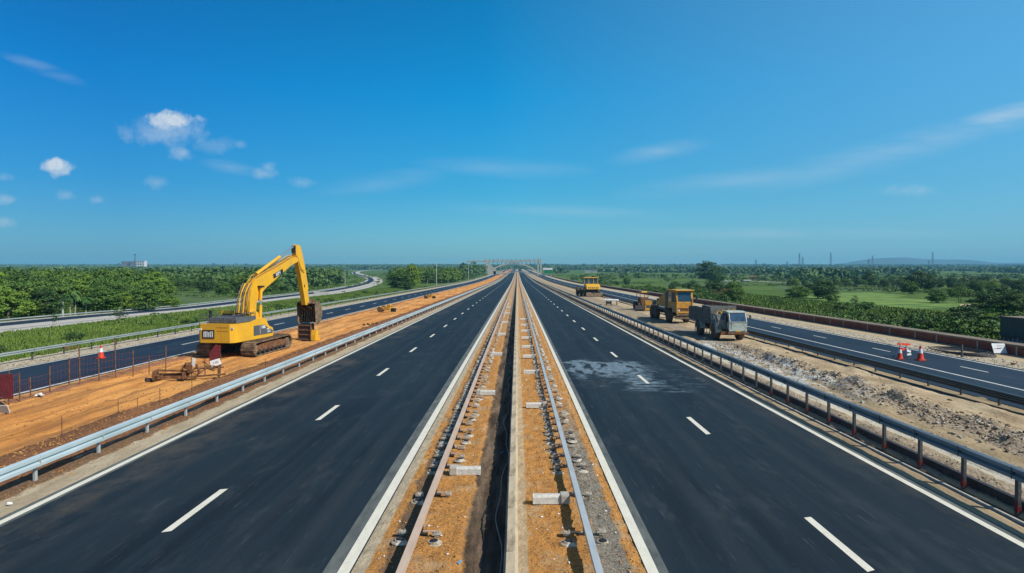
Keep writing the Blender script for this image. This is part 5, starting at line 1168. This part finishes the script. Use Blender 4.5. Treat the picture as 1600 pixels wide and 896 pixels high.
for (a, b_, t_, bt, lab, mw, mr) in (
    (957,966,421,425,'small pink red house left of the long red roofed farmhouse',M['wall_red'],M['roof']),(970,987,421,426,'long red roofed farmhouse beyond the far yellow grader',M['wall_white'],M['roof']),
    (914,924,422,426,'little white shed farthest left of the farmhouses',M['wall_white'],None),(926,933,421.5,426,'small house with a reddish roof beside the little white shed',M['wall_white'],M['roof']),
    (1174,1192,431.5,437,'low red barn with a pale front in the middle of the green plain',M['wall_red'],M['roof']),(1129,1138,415.5,420,'pale house right of the big lone tree',M['wall_white'],M['roof']),
    (1050,1062,415.5,419,'pale flat house on the horizon left of the big lone tree',M['wall_white'],None),(1160,1172,437,440.5,'long low white wall block beside the red barn',M['wall_white'],None),
    (1509,1527,434,441,'dark low farm building among trees on the right',M['wall_red'],M['roof']),(1018,1023,412.5,417,'tiny white block on the horizon',M['wall_white'],None),(1318,1328,413.5,417.5,'pale flat building below the short horizon mast',M['wall_grey'],None),(1131,1136,438,442,'small pale hut beneath the big lone tree',M['wall_white'],None)):
    building(a, b_, t_, bt, lab, mw, mr, rows=1, cols=3)
# small far town: a row of individual white blocks
for k in range(26):
    px = 1362+k*4.4+(60 if k > 22 else 0)+U(-1, 1); py = 418.6+U(-.6, .8); g = at(px, py); s = g.y/F
    o = MB().box((0, 0, .6*s), (U(1.6, 3.6)*s, 3*s, U(.9, 1.6)*s)).build('town_block', M['wall_white'], None, loc=(g.x, g.y, g.z)); tag(o, 'tiny white block, %s from the left in the distant town below the hill' % NTH[k], 'building', 'white blocks of the distant town')
# hill
def hill(name, pts, d, z0=20, th=900):
    vs = []; n = len(pts)
    for px, py in pts: vs.append((wx(px, d), d, wz(py, d)))
    fs = []; V = []
    for x, y, z in vs: V += [(x, y-500, z0), (x, y-250, z0+(z-z0)*.62), (x, y, z), (x, y+th, z0)]
    for i in range(n-1):
        for k in range(3): fs.append((4*i+k, 4*i+k+1, 4*i+4+k+1, 4*i+4+k))
    o = MB().add(V, fs).build(name, M['hill'], None, smooth=True); o['kind'] = 'structure'
hill('hill', [(1290,415),(1320,411),(1340,407.5),(1362,404.6),(1380,403.6),(1400,403.0),(1412,402.8),(1425,404.2),(1445,405.6),(1470,406),(1500,406.2),(1525,408),(1545,410.5),(1570,411.2),(1600,410.6),(1650,411.5),(1720,415)], 6400, th=600)

# ------------------------------------------------------------------ fields
def field(name, px, m, dz):
    pts = [at(*p) for p in px]; vs = [(p.x, p.y, gz(p.x, p.y)+dz) for p in pts]
    # finer ring so the sheet follows the ground
    o = MB().add(vs, [tuple(range(len(vs)))]).build(name, m); o['kind'] = 'structure'
field('crop_field', [(1150,477),(1160,465),(1290,463),(1400,465),(1490,472),(1530,482),(1420,483),(1300,478)], M['field'], .03)
field('crop_field', [(1300,464),(1310,458),(1360,457),(1420,462),(1400,464.5)], M['field'], .034)
field('ploughed_field', [(1178,486),(1180,480),(1290,482),(1300,492),(1230,492)], M['brown_field'], .038)
field('ploughed_field', [(1368,492),(1366,485),(1402,485),(1406,491)], M['brown_field'], .042)
field('ploughed_field', [(1462,494),(1462,488),(1500,489),(1502,495)], M['brown_field'], .042)
field('crop_field', [(1210,452),(1212,447.5),(1330,450),(1440,454),(1438,457),(1300,455)], M['field_dull'], .03)
field('ploughed_field', [(1546,441),(1548,437.5),(1563,437.5),(1565,442)], M['brown_field'], .03)
field('crop_field', [(1040,447),(1045,441),(1130,442),(1160,446),(1130,448)], M['field_dull'], .03)
field('clearing', [(245,474),(255,462),(330,455),(372,460),(370,470),(300,478)], M['field_dull'], .02)
field('crop_field', [(155,433),(158,429.5),(182,429.5),(182,434)], M['field'], .02)
field('sand_patch', [(1500,478.5),(1500,475.5),(1530,476),(1532,479)], M['path'], .05)
def farroad(P, w):
    pts = [at(*p) for p in P]
    for p in pts: p.z = 0
    ribbon('country_road', catmull(pts, 8), -w/2, w/2, .12, M['road_concrete'])
farroad([(1195,440.5),(1250,443),(1310,445.5),(1370,447.5),(1420,449.5),(1460,449)], 6); farroad([(1125,440),(1160,439.4),(1195,440.5)], 7); farroad([(1125,430.2),(1180,431),(1235,432.2)], 5)

# ------------------------------------------------------------------ trees
def leaves(pos, nrm, size, g):
    """one quad per leaf clump face at pos, facing nrm with noise"""
    n = len(pos); nn = nrm+g.normal(0, .75, (n, 3)); nn /= np.linalg.norm(nn, axis=1)[:, None]+1e-9
    a = np.cross(nn, g.normal(0, 1, (n, 3))); a /= np.linalg.norm(a, axis=1)[:, None]+1e-9; b = np.cross(nn, a)
    s = (size*g.uniform(.6, 1.3, n))[:, None]; sb = s*g.uniform(.45, .9, n)[:, None]
    v = np.stack([pos-a*s, pos-b*sb*.9, pos+a*s, pos+b*sb], 1).reshape(-1, 3)
    return v, np.arange(4*n).reshape(n, 4)
def crown_pts(g, rx, ry, rz, cz, nc, nl, cr, zmin=-.55, shell=.5):
    d = g.normal(0, 1, (nc, 3)); d /= np.linalg.norm(d, axis=1)[:, None]; d = d[d[:, 2] > zmin]
    rr = g.uniform(shell, 1, len(d))[:, None]**.6
    c = d*rr*np.array([rx, ry, rz])*(1+g.normal(0, .10, (len(d), 1)))+np.array([0, 0, cz])
    cs = cr*g.uniform(.6, 1.35, len(c))
    e = g.normal(0, 1, (len(c), nl, 3)); e /= np.linalg.norm(e, axis=2)[..., None]; e[..., 2] = np.abs(e[..., 2])*.9-.15
    p = c[:, None, :]+e*cs[:, None, None]*np.array([1, 1, .75])*g.uniform(.75, 1.05, (len(c), nl, 1))
    nrm = e*.8+d[:, None, :]*.5+np.array([0, 0, .25])
    t = np.repeat(g.uniform(0, 1, len(c))**2, nl)*.8+g.uniform(0, .3, len(c)*nl)
    return p.reshape(-1, 3), nrm.reshape(-1, 3), t
def tree_proto(name, cat, seed, H, rx, rz, leaf, m, bark='bark', nc=75, nl=34, cr=None, trunks=1, tr=.16, base=.30, zmin=-.55, shell=.45):
    g = np.random.default_rng(seed); o = empty(name, (0, -900, 0), 0, 'tree', cat)
    cz = H-rz; p, n_, t = crown_pts(g, rx, rx*g.uniform(.85, 1.1), rz, cz, nc, nl, cr or rx*.27, zmin, shell)
    # drop some clumps' worth of leaves to open gaps
    v, f = leaves(p, n_, leaf, g)
    npmesh('crown', v, f, m, o, tone=t)
    b = MB()
    for k in range(trunks):
        ox = (k-(trunks-1)/2)*rx*.5
        top = Vector((ox+g.uniform(-.2, .2)*rx, g.uniform(-.2, .2)*rx, cz))
        b.tube([(ox*.4, 0, -.1), (ox*.6+g.uniform(-.05, .05)*rx, 0, H*base*.6), (top.x*.7+ox*.2, top.y*.6, H*base*1.2), tuple(top)], [tr, tr*.8, tr*.62, tr*.25], 7)
        for j in range(5):
            a = g.uniform(0, 6.28); z = g.uniform(H*base, cz); l = rx*g.uniform(.5, .85)
            b.tube([(ox*.7, 0, z), (ox*.7+l*.5*math.cos(a), l*.5*math.sin(a), z+l*.3), (ox+l*math.cos(a), l*math.sin(a), z+l*.55)], [tr*.42, tr*.28, tr*.1], 5)
    b.build('trunk', M[bark], o)
    return o
P = {
 'round': tree_proto('broadleaf_tree', 'tree', 1, 6.0, 3.0, 2.9, .17, L1, nc=150, nl=44, zmin=-.95),
 'dark': tree_proto('broadleaf_tree', 'tree', 2, 7.0, 3.3, 3.3, .18, L2, nc=150, nl=44, zmin=-.95),
 'light': tree_proto('broadleaf_tree', 'tree', 3, 4.6, 2.6, 2.2, .15, L3, nc=125, nl=42, zmin=-.95),
 'spread': tree_proto('spreading_tree', 'tree', 4, 7.0, 4.2, 2.8, .19, L1, nc=150, nl=42, base=.35, trunks=2, zmin=-.7),
 'tall': tree_proto('slender_tree', 'tree', 5, 8.5, 1.9, 3.0, .20, L1, 'bark_pale', nc=85, nl=40, base=.4, shell=.3),
 'airy': tree_proto('airy_tree', 'tree', 6, 5.0, 2.2, 1.9, .15, L2, nc=38, nl=26, cr=.5, base=.35, trunks=3, tr=.07, shell=.2),
 'bush': tree_proto('bush', 'bush', 7, 2.0, 1.7, 1.15, .14, L1, nc=60, nl=34, tr=.05, trunks=3, zmin=-.9),
 'bushl': tree_proto('bush', 'bush', 8, 1.8, 1.8, 1.0, .13, L3, nc=60, nl=34, tr=.05, trunks=3, zmin=-.9),
 'bushd': tree_proto('bush', 'bush', 9, 2.6, 2.0, 1.45, .15, L2, nc=70, nl=34, tr=.06, trunks=3, zmin=-.9),
 'autumn': tree_proto('broadleaf_tree', 'tree', 10, 4.0, 2.2, 1.8, .16, L4, nc=60, nl=34, tr=.09, trunks=2, zmin=-.7),
}
HT = {'round': (6.0, 5.4), 'dark': (7.0, 5.8), 'light': (4.6, 4.8), 'spread': (7.5, 8.4), 'tall': (8.5, 3.8), 'airy': (5.0, 4.4), 'bush': (2.0, 3.4), 'bushl': (1.8, 3.6), 'bushd': (2.6, 4.0), 'autumn': (4.0, 4.4)}
# palm
def palm_proto():
    o = empty('palm_tree', (0, -900, 0), 0, 'palm', 'palm tree'); b = MB().tube([(0, 0, -.1), (.1, 0, 1.6), (.05, .05, 3.6)], [.13, .10, .08], 7); b.build('trunk', M['bark_pale'], o)
    V = []; g = np.random.default_rng(5); fs = MB()
    for k in range(16):
        a = 6.283*k/16+g.uniform(-.1, .1); up = g.uniform(.1, 1.0); L_ = 1.5
        pts = [Vector((math.cos(a)*L_*s*(1-.15*up), math.sin(a)*L_*s*(1-.15*up), 3.6+up*L_*s*.9-1.25*s*s*L_*.8)) for s in (0, .3, .6, .85, 1)]
        sd = Vector((-math.sin(a), math.cos(a), 0)); w = (.08, .28, .30, .2, .03)
        for i in range(4):
            for s in (-1, 1):
                fs.add([pts[i], pts[i+1], pts[i+1]+sd*s*w[i+1]-Vector((0, 0, w[i+1]*.5)), pts[i]+sd*s*w[i]-Vector((0, 0, w[i]*.5))], [(0,1,2,3)])
    fs.build('fronds', L1, o); return o
P['palm'] = palm_proto(); HT['palm'] = (4.3, 3.0)
used = set(); RANK = []
def put(*a, **k):
    o = put0(*a, **k)
    if o.get('group') in PLACE: RANK.append(o)
    return o
PLACE = {'trees of the dense wood on the left': 'the wood behind the left ramp', 'trees between the ramp and the highway': 'the wood left of the bridge', 'bushes beyond the brick wall': 'growth beyond the brick wall',
         'scattered trees on the right plain': 'trees on the right plain', 'low bushes in the left grass verge': 'the left grass verge', 'tall trees on the horizon': 'trees above the horizon'}
ROWN = ['front', 'second', 'third', 'fourth', 'fifth', 'sixth', 'seventh', 'eighth', 'ninth', 'tenth', 'eleventh', 'twelfth', 'thirteenth', 'fourteenth', 'fifteenth']
LOOK = {'round': 'mid green tree', 'dark': 'dark green tree', 'light': 'light green tree', 'spread': 'spreading tree', 'tall': 'slender tree', 'bush': 'leafy bush', 'bushl': 'bright green bush', 'bushd': 'dark green bush'}
def rank_labels():
    for grp, place in PLACE.items():
        objs = sorted([o for o in RANK if o['group'] == grp], key=lambda o: o.location.y)
        for r in range(0, len(objs), 16):
            row = sorted(objs[r:r+16], key=lambda o: o.location.x/o.location.y)
            for i, o in enumerate(row): o['label'] = '%s, %s from left, %s row of %s' % (LOOK.get(o.get('look'), 'hazy tree'), NTH[i], ROWN[min(r//16, 14)], place)
            for o in row:
                if 'look' in o: del o['look']
def put0(kind, x, y, h=None, w=None, label=None, group=None, rz=None):
    hh, ww = HT[kind]; sh = (h or hh)/hh; sw = (w or ww*sh)/ww
    rz = U(0, 6.28) if rz is None else rz; z = gz(x, y)-.03
    if kind not in used:
        used.add(kind); o = P[kind]; o.location = (x, y, z); o.rotation_euler = (0, 0, rz); o.scale = (sw, sw, sh); o['label'] = label or 'tree'
        if group: o['group'] = group
        o['look'] = kind; return o
    o = dup(P[kind], (x, y, z), rz, (sw, sw, sh), label)
    if group: o['group'] = group
    elif 'group' in o: del o['group']
    o['look'] = kind; return o
def feat(kind, px, pyb, hpx, wpx, label, group=None):
    g = at(px, pyb); put(kind, g.x, g.y, hpx*g.y/F, wpx*g.y/F, label, group)
# trees one can point to
feat('round', 228, 486, 42, 42, 'big round dark green tree standing alone just behind the left ramp road')
feat('light', 265, 481, 18, 34, 'low bright yellow green tree right of the big round roadside tree')
feat('airy', 186, 505, 22, 26, 'loose bush with thin bare stems on the near edge of the left ramp road')
feat('airy', 85, 514, 26, 13, 'slim young shrub in the grass, left of the loose bush on the verge')
feat('light', 14, 500, 45, 60, 'bright green rounded tree at the left edge behind the ramp road'); feat('light', 45, 497, 28, 40, 'low bright green tree right of the rounded tree at the left edge')
feat('dark', 72, 496, 45, 45, 'very dark broad tree left of the pale palm trunks'); feat('dark', 30, 490, 60, 60, 'tall dark tree rising behind the bright trees at the left edge')
for i, (px, h) in enumerate(((110, 37), (117, 42), (134, 30))): feat('palm', px, 493-i, h, 24, '%s of three pale trunked palms behind the left ramp road' % ('leftmost', 'tallest, middle', 'rightmost')[i], 'palms behind the ramp road')
feat('round', 160, 488, 38, 46, 'mid green tree filling the gap right of the palms'); feat('light', 190, 484, 28, 40, 'pale green low tree left of the big round roadside tree')
feat('dark', 322, 458, 26, 26, 'small dark round tree in the pale clearing left of the excavator boom'); feat('round', 348, 463, 22, 20, 'rounder tree right of the small dark tree in the clearing')
feat('light', 264, 462, 20, 20, 'light small tree in the clearing behind the yellow green tree'); feat('spread', 285, 455, 22, 34, 'spreading tree at the back of the clearing')
feat('airy', 327, 512, 24, 16, 'feathery shrub on the verge just behind the excavator body'); 
feat('round', 625, 451, 27, 32, 'rounded mid green tree between the ramp bend and the highway'); feat('light', 645, 452, 38, 22, 'bright green tree with pale trunks beside the rounded tree by the highway')
feat('dark', 637, 456, 20, 14, 'dark bush at the foot of the bright tree by the highway'); feat('bushd', 618, 450, 12, 18, 'dark bush left of the bright tree by the highway')
feat('dark', 1108, 441, 31, 34, 'big dark lone tree rising above the right horizon'); feat('round', 1120, 443, 18, 20, 'smaller tree leaning against the big lone tree')
feat('dark', 1286, 467, 27, 40, 'broad dark tree in the middle of the right plain'); feat('round', 1301, 472, 12, 20, 'small round tree before the broad dark tree')
feat('round', 1246, 468, 20, 34, 'loose tree left of the broad dark tree on the right plain'); feat('airy', 1210, 475, 13, 22, 'small flat topped tree on the near crop field'); feat('airy', 1220, 478, 10, 7, 'tiny dark shrub beside the flat topped tree')
feat('airy', 1336, 482, 20, 14, 'thin young tree above the right brick wall')
feat('autumn', 1130, 470, 20, 26, 'reddish brown leaved tree behind the grey truck'); feat('round', 1150, 473, 24, 24, 'bright green tree right of the reddish tree'); feat('spread', 1112, 472, 15, 24, 'flat crowned small tree directly above the grey truck')
feat('dark', 1357, 448, 24, 16, 'narrow dark tree beside the country road'); feat('dark', 1432, 455, 30, 26, 'tall dark double tree at the end of the country road'); feat('dark', 1450, 455, 26, 22, 'dark tree right of the tall double tree'); feat('round', 1420, 460, 20, 22, 'lower tree left of the tall double tree')
feat('dark', 1486, 452, 18, 13, 'boxy dark tree, first right of the double tree'); feat('dark', 1504, 450, 15, 9, 'small boxy dark tree, second right of the double tree'); feat('dark', 1540, 450, 17, 13, 'boxy dark tree left of the brown field'); feat('round', 1572, 450, 15, 15, 'round tree right of the brown field')
feat('round', 1464, 474, 20, 24, 'round mid green tree on the far side of the bright field'); feat('spread', 1500, 474, 26, 34, 'spreading light tree right of the round field tree')
feat('dark', 1545, 492, 34, 50, 'large dark tree mass left of the shed'); feat('dark', 1580, 496, 40, 50, 'tallest dark tree behind the shed at the right edge'); feat('dark', 1560, 480, 30, 44, 'dark tree behind the large tree mass by the shed'); feat('light', 1560, 505, 16, 40, 'low yellow green tree in front of the dark mass by the shed')
feat('bushd', 1441, 516, 24, 32, 'dark rounded bush right behind the brick wall')
# woods on the left: the largest ones individually, the rest as one far wood
def inramp(x, y, m=11):
    for p in RC[::3]:
        if abs(p.x-x) < m+2 and abs(p.y-y) < max(m, 14) and math.hypot(p.x-x, p.y-y) < m+4: return True
    return False
def rampx(y): 
    b_ = min(RC[:90], key=lambda p: abs(p.y-y)); return b_.x
mid = []
occupied = []
lab_w = {'dark': 'dark green tree standing in the dense wood behind the left ramp road', 'round': 'mid green tree standing in the dense wood behind the left ramp road', 'light': 'light green tree standing in the dense wood behind the left ramp road', 'spread': 'spreading tree standing in the dense wood behind the left ramp road', 'tall': 'slender pale trunked tree in the dense wood behind the left ramp road'}
cands = []
for _ in range(5200):
    y = 84+(640-84)*U(0, 1)**1.25; x = U(-.86*y-10, rampx(min(y, 440))-10)
    if (534 < VX+x/y*F < 614) and VY+(CAMH+.6-zr(y))/y*F < 458: continue
    if inramp(x, y): continue
    ppx = VX+x/y*F; ppy = VY+(CAMH+.6-zr(y))/y*F
    if 240 < ppx < 372 and 452 < ppy < 482: continue
    if 150 < ppx < 186 and 427 < ppy < 436: continue
    if 196 < ppx < 260 and 470 < ppy: continue
    if 86 < ppx < 150 and ppy > 482: continue
    s = 3.0+y*.006
    if any(abs(a-x) < s and abs(b_-y) < s*1.2 for a, b_ in occupied[-1400:]): continue
    occupied.append((x, y)); cands.append((y, x))
cands.sort()
for i, (y, x) in enumerate(cands):
    k = ['dark', 'round', 'light', 'spread', 'light', 'round', 'tall', 'dark'][int(U(0, 8))]
    ppx = VX+x/y*F
    h = U(4.2, 6.2)+min(y, 500)*.0075
    if i < 150: put(k, x, y, h, None, lab_w[k], 'trees of the dense wood on the left')
    else: mid.append((x, y, h, h*U(.48, .62)))
# wood between ramp bend and highway, up to the bridge slope
cz = []
for _ in range(1500):
    y = 240+(860-240)*U(0, 1); x0_ = max(-.27*y+12, -400); x = U(-.34*y, -44)
    ppx = VX+x/y*F; ppy = VY+(CAMH+.6-zr(y))/y*F
    if ppx < 612 or (ppx > 640 and ppy > 443.5+(682-ppx)*.03) or (ppy > 446 and ppx > 600): continue
    if ppx > 757: continue
    if any(abs(a-x) < 4.6 and abs(b_-y) < 7 for a, b_ in cz): continue
    if inramp(x, y, 14): continue
    cz.append((x, y))
cz.sort(key=lambda c: c[1])
for i, (x, y) in enumerate(cz):
    k = ['dark', 'round', 'tall', 'dark', 'light'][int(U(0, 5))]; h = U(7.5, 10.5)
    if y > 620: h = U(11, 16) if VX+x/y*F > 725 else h
    if i < 60: put(k, x, y, h, None, '%s tree in the wood between the ramp bend and the highway' % {'dark': 'dark green', 'round': 'mid green', 'tall': 'slender', 'light': 'light green'}[k], 'trees between the ramp and the highway')
    else: mid.append((x, y, h, h*.48))
# right plain
occ = []; fields_px = [(1150,1530,461,484),(1178,1300,478,494),(1366,1410,484,493),(1460,1504,487,496),(1500,1532,474,480)]
rc_ = []
for _ in range(9000):
    y = 60+(760-60)*U(0, 1)**1.2; x = U(43, .86*y+14)
    if x < 43: continue
    ppx = VX+x/y*F; ppy = VY+(CAMH+.9-zr(y))/y*F
    if any(a-6 < ppx < b_+6 and c-1 < ppy < d_+1.5 for a, b_, c, d_ in fields_px): continue
    nz_ = noise.noise(Vector((x*.012, y*.016, 5)))
    if y > 170 and nz_ < .16: continue
    if y > 105 and y <= 170 and nz_ < .0: continue
    if 1120 < ppx < 1240 and 428 < ppy < 448 and U(0, 1) < .7: continue
    s = 3.2+y*.008
    if any(abs(a-x) < s and abs(b_-y) < s*1.3 for a, b_ in occ): continue
    occ.append((x, y)); rc_.append((y, x))
rc_.sort(); nb = 0
lb = {'bush': 'leafy green bush in the lush growth beyond the brick wall', 'bushl': 'bright green bush in the lush growth beyond the brick wall', 'bushd': 'dark green bush in the lush growth beyond the brick wall', 'round': 'mid green tree scattered on the plain right of the highway', 'dark': 'dark tree scattered on the plain right of the highway', 'light': 'light green tree scattered on the plain right of the highway', 'spread': 'spreading tree scattered on the plain right of the highway'}
for i, (y, x) in enumerate(rc_):
    if i < 210:
        k = ['bush', 'bushl', 'bushd', 'bush', 'bushl', 'round'][int(U(0, 6))] if y < 150 else ['round', 'dark', 'light', 'bushd', 'dark', 'spread'][int(U(0, 6))]
        h = U(1.3, 2.6) if k.startswith('bush') else U(3, 4.6)
        ppx = VX+x/y*F
        if x < 56 and not k.startswith('bush'): k = 'bush'; h = 2.2
        if 880 < ppx and x < 60: h = min(h, 2.4)
        nn_ = noise.noise(Vector((x*.09, y*.06, 2)))
        if x < 90 and y < 150 and nn_ < -.12: continue
        h *= (.45+.75*max(0, nn_+.3)) if (k.startswith('bush') and x < 75 and y < 140) else 1
        if ppx > 1535 and y < 70: continue
        put(k, x, y, h, h*U(1.5, 2.2) if k.startswith('bush') else None, lb[k], 'bushes beyond the brick wall' if k.startswith('bush') else 'scattered trees on the right plain')
    else: h = U(3.5, 6.5); mid.append((x, y, h, h*U(.45, .7)))
# strip of low trees just right of the wall in the distance
# small plants in the left verge
for i in range(34):
    y = 42+U(0, 1)**1.3*230; x = U(-50.5, -36.5)
    k = ['bush', 'bushl', 'bushl', 'bushd'][int(U(0, 4))]; put(k, x, y, U(.5, 1.1), U(1.2, 2.6), '%s low bush in the grass verge between the far left road and the ramp' % {'bush': 'leafy', 'bushl': 'bright', 'bushd': 'dark'}[k], 'low bushes in the left grass verge')

def crowd(name, label, items, nq, leaf_f, m, nc=9):
    g = np.random.default_rng(11); base = []
    for v_ in range(6):
        base.append(crown_pts(g, 1, 1, .85, 0, nc, nq//nc, .42, -.6, .35))
    V = []; T = []; k0 = 0
    for (x, y, h, r) in items:
        p, n_, t = base[int(g.integers(6))]; a = g.uniform(0, 6.28); ca, sa = math.cos(a), math.sin(a)
        Rm = np.array([[ca, -sa, 0], [sa, ca, 0], [0, 0, 1]]); zr_ = h*.6
        q = (p@Rm.T)*np.array([r, r, zr_])+np.array([x, y, gz(x, y)+h-zr_*.95]); v, f = leaves(q, n_@Rm.T, r*leaf_f, g)
        V.append(v); T.append(np.clip(t*.7+g.uniform(-.15, .35), 0, 1))
    V = np.concatenate(V); f = np.arange(len(V)).reshape(-1, 4)
    return tag(npmesh(name, V, f, m, tone=np.concatenate(T)), label, 'woodland', kind='stuff')
print('counts', len(cands), len(cz), len(rc_), len(mid))
crowd('middle_woodland', 'mass of trees filling the plain behind the nearer trees', mid, 150, .20, L5)
scr = []
for _ in range(7000):
    y = 55+(900-55)*U(0, 1)**1.35; x = (U(-.85*y, -38) if U(0, 1) < .42 else U(41, .86*y+10)) if y > 60 else U(41, 62)
    if inramp(x, y, 8) or (x > 0 and y < 72 and x/y > .73): continue
    if x < 0 and -60 < x and (y < 80 or (y < 420 and U(0, 1) < .86) or x < -56): continue
    if x > 0 and y > 105 and noise.noise(Vector((x*.022, y*.018, 19))) < .12: continue
    ppx = VX+x/y*F; ppy = VY+(CAMH+.9-zr(y))/y*F
    if any(a-2 < ppx < b_+2 and c < ppy < d_+1 for a, b_, c, d_ in fields_px) and U(0, 1) < .84: continue
    if x < 0 and noise.noise(Vector((x*.03, y*.02, 9))) < -.12: continue
    scr.append((x, y, (U(.35, .8) if 0 < x < 75 and y < 140 else U(.5, 1.4))+y*.0008, U(.7, 1.7)+y*.0022))
crowd('scrub', 'low tangled scrub and undergrowth covering the green plain on both sides', scr, 84, .14, L7, nc=6)
far = []
for _ in range(11000):
    y = 560*(5000/560)**(U(0, 1)**.9); x = U(-.9, .9)*y
    if abs(x) < 62 and y < 2600: continue
    if inramp(x, y, 24) or (y < 1900 and 530 < VX+x/y*F < 616): continue
    left = x < 0
    nz_ = noise.noise(Vector((x*.004, y*.0035, 1.5)))
    if left and nz_ < -.32 and y < 1500: continue
    if not left and nz_ < .17-(y/5000)*.42: continue
    far.append((x, y, U(6, 11) if y < 3000 else U(9, 16), U(5, 9)*(.8+y/2500)))
# a continuous tree line where the plain meets the sky
for _ in range(1700):
    x = U(-4800, 4800); y = U(4700, 5300); far.append((x, y, U(9, 17)+8*max(0, noise.noise(Vector((x*.002, 0, 0)))), U(12, 26)))
for _ in range(1300):
    y = U(1900, 3400); x = U(-.3, .3)*y; far.append((x, y, U(8, 14), U(8, 14)))
crowd('distant_woodland', 'hazy blue green woods stretching to the horizon', far, 36, .36, L5, nc=6)
# taller single crowns standing above the tree line
for i in range(44):
    px = U(0, 1600) if i < 14 else U(850, 1120)
    if 740 < px < 850: continue
    d = 3600 if px < 740 else 2800; x = (px-VX)/F*d; h = U(2.0, 4.0)*d/F; put('dark', x, d, h+9, h*U(.4, .9)+5, 'hazy tree standing above the distant tree line', 'tall trees on the horizon')

rank_labels()
for o in COL.objects:
    if 'look' in o: del o['look']
# ------------------------------------------------------------------ grass and undergrowth
def tufts(name, label, n, fx, fy, hmin, hmax, m, zf=gz, w=.05):
    g = rng; x = fx(n); y = fy(n); h = g.uniform(hmin, hmax, n); a = g.uniform(0, 6.28, n); z = np.array([zf(a_, b_) for a_, b_ in zip(x, y)])
    k = 3; V = []; T = []
    for j in range(k):
        aa = a+j*2.1; dx, dy = np.cos(aa), np.sin(aa); lx = g.uniform(-.5, .5, n)*h; ly = g.uniform(-.5, .5, n)*h; ww = w*(1+y/60)
        p0 = np.stack([x-dx*ww, y-dy*ww, z-.02], 1); p1 = np.stack([x+dx*ww, y+dy*ww, z-.02], 1); p2 = np.stack([x+lx, y+ly, z+h], 1)
        V.append(np.stack([p0, p1, p2], 1)); T.append(g.uniform(0, 1, n)**1.5)
    V = np.concatenate(V).reshape(-1, 3)
    return tag(npmesh(name, V, np.arange(len(V)).reshape(-1, 3), m, tone=np.concatenate(T)), label, 'grass', kind='stuff')
tufts('verge_grass', 'rough green grass on the verge between the far left road and the ramp', 60000, lambda n: rng.uniform(-57.5, -35.8, n), lambda n: 36+(330-36)*rng.uniform(0, 1, n)**1.3, .12, .42, L6)
tufts('undergrowth', 'lush green undergrowth beyond the brick wall on the right', 22000, lambda n: rng.uniform(38.8, 75, n), lambda n: 40+(240-40)*rng.uniform(0, 1, n)**1.2, .2, .7, L6, w=.08)

# ------------------------------------------------------------------ haze
hz = bpy.data.materials.new('haze'); hz.use_nodes = True; nt = hz.node_tree
for n in list(nt.nodes):
    if n.type == 'BSDF_PRINCIPLED': nt.nodes.remove(n)
pv = nt.nodes.new('ShaderNodeVolumePrincipled'); pv.inputs['Color'].default_value = (.26, .66, .92, 1); pv.inputs['Density'].default_value = .00014; pv.inputs['Anisotropy'].default_value = .0
nt.links.new(pv.outputs[0], nt.nodes['Material Output'].inputs['Volume'])
o = MB().box((0, 3700, 91), (17000, 8400, 186)).build('haze', hz); o['kind'] = 'stuff'; tag(o, 'pale blue haze over the whole plain', 'haze')
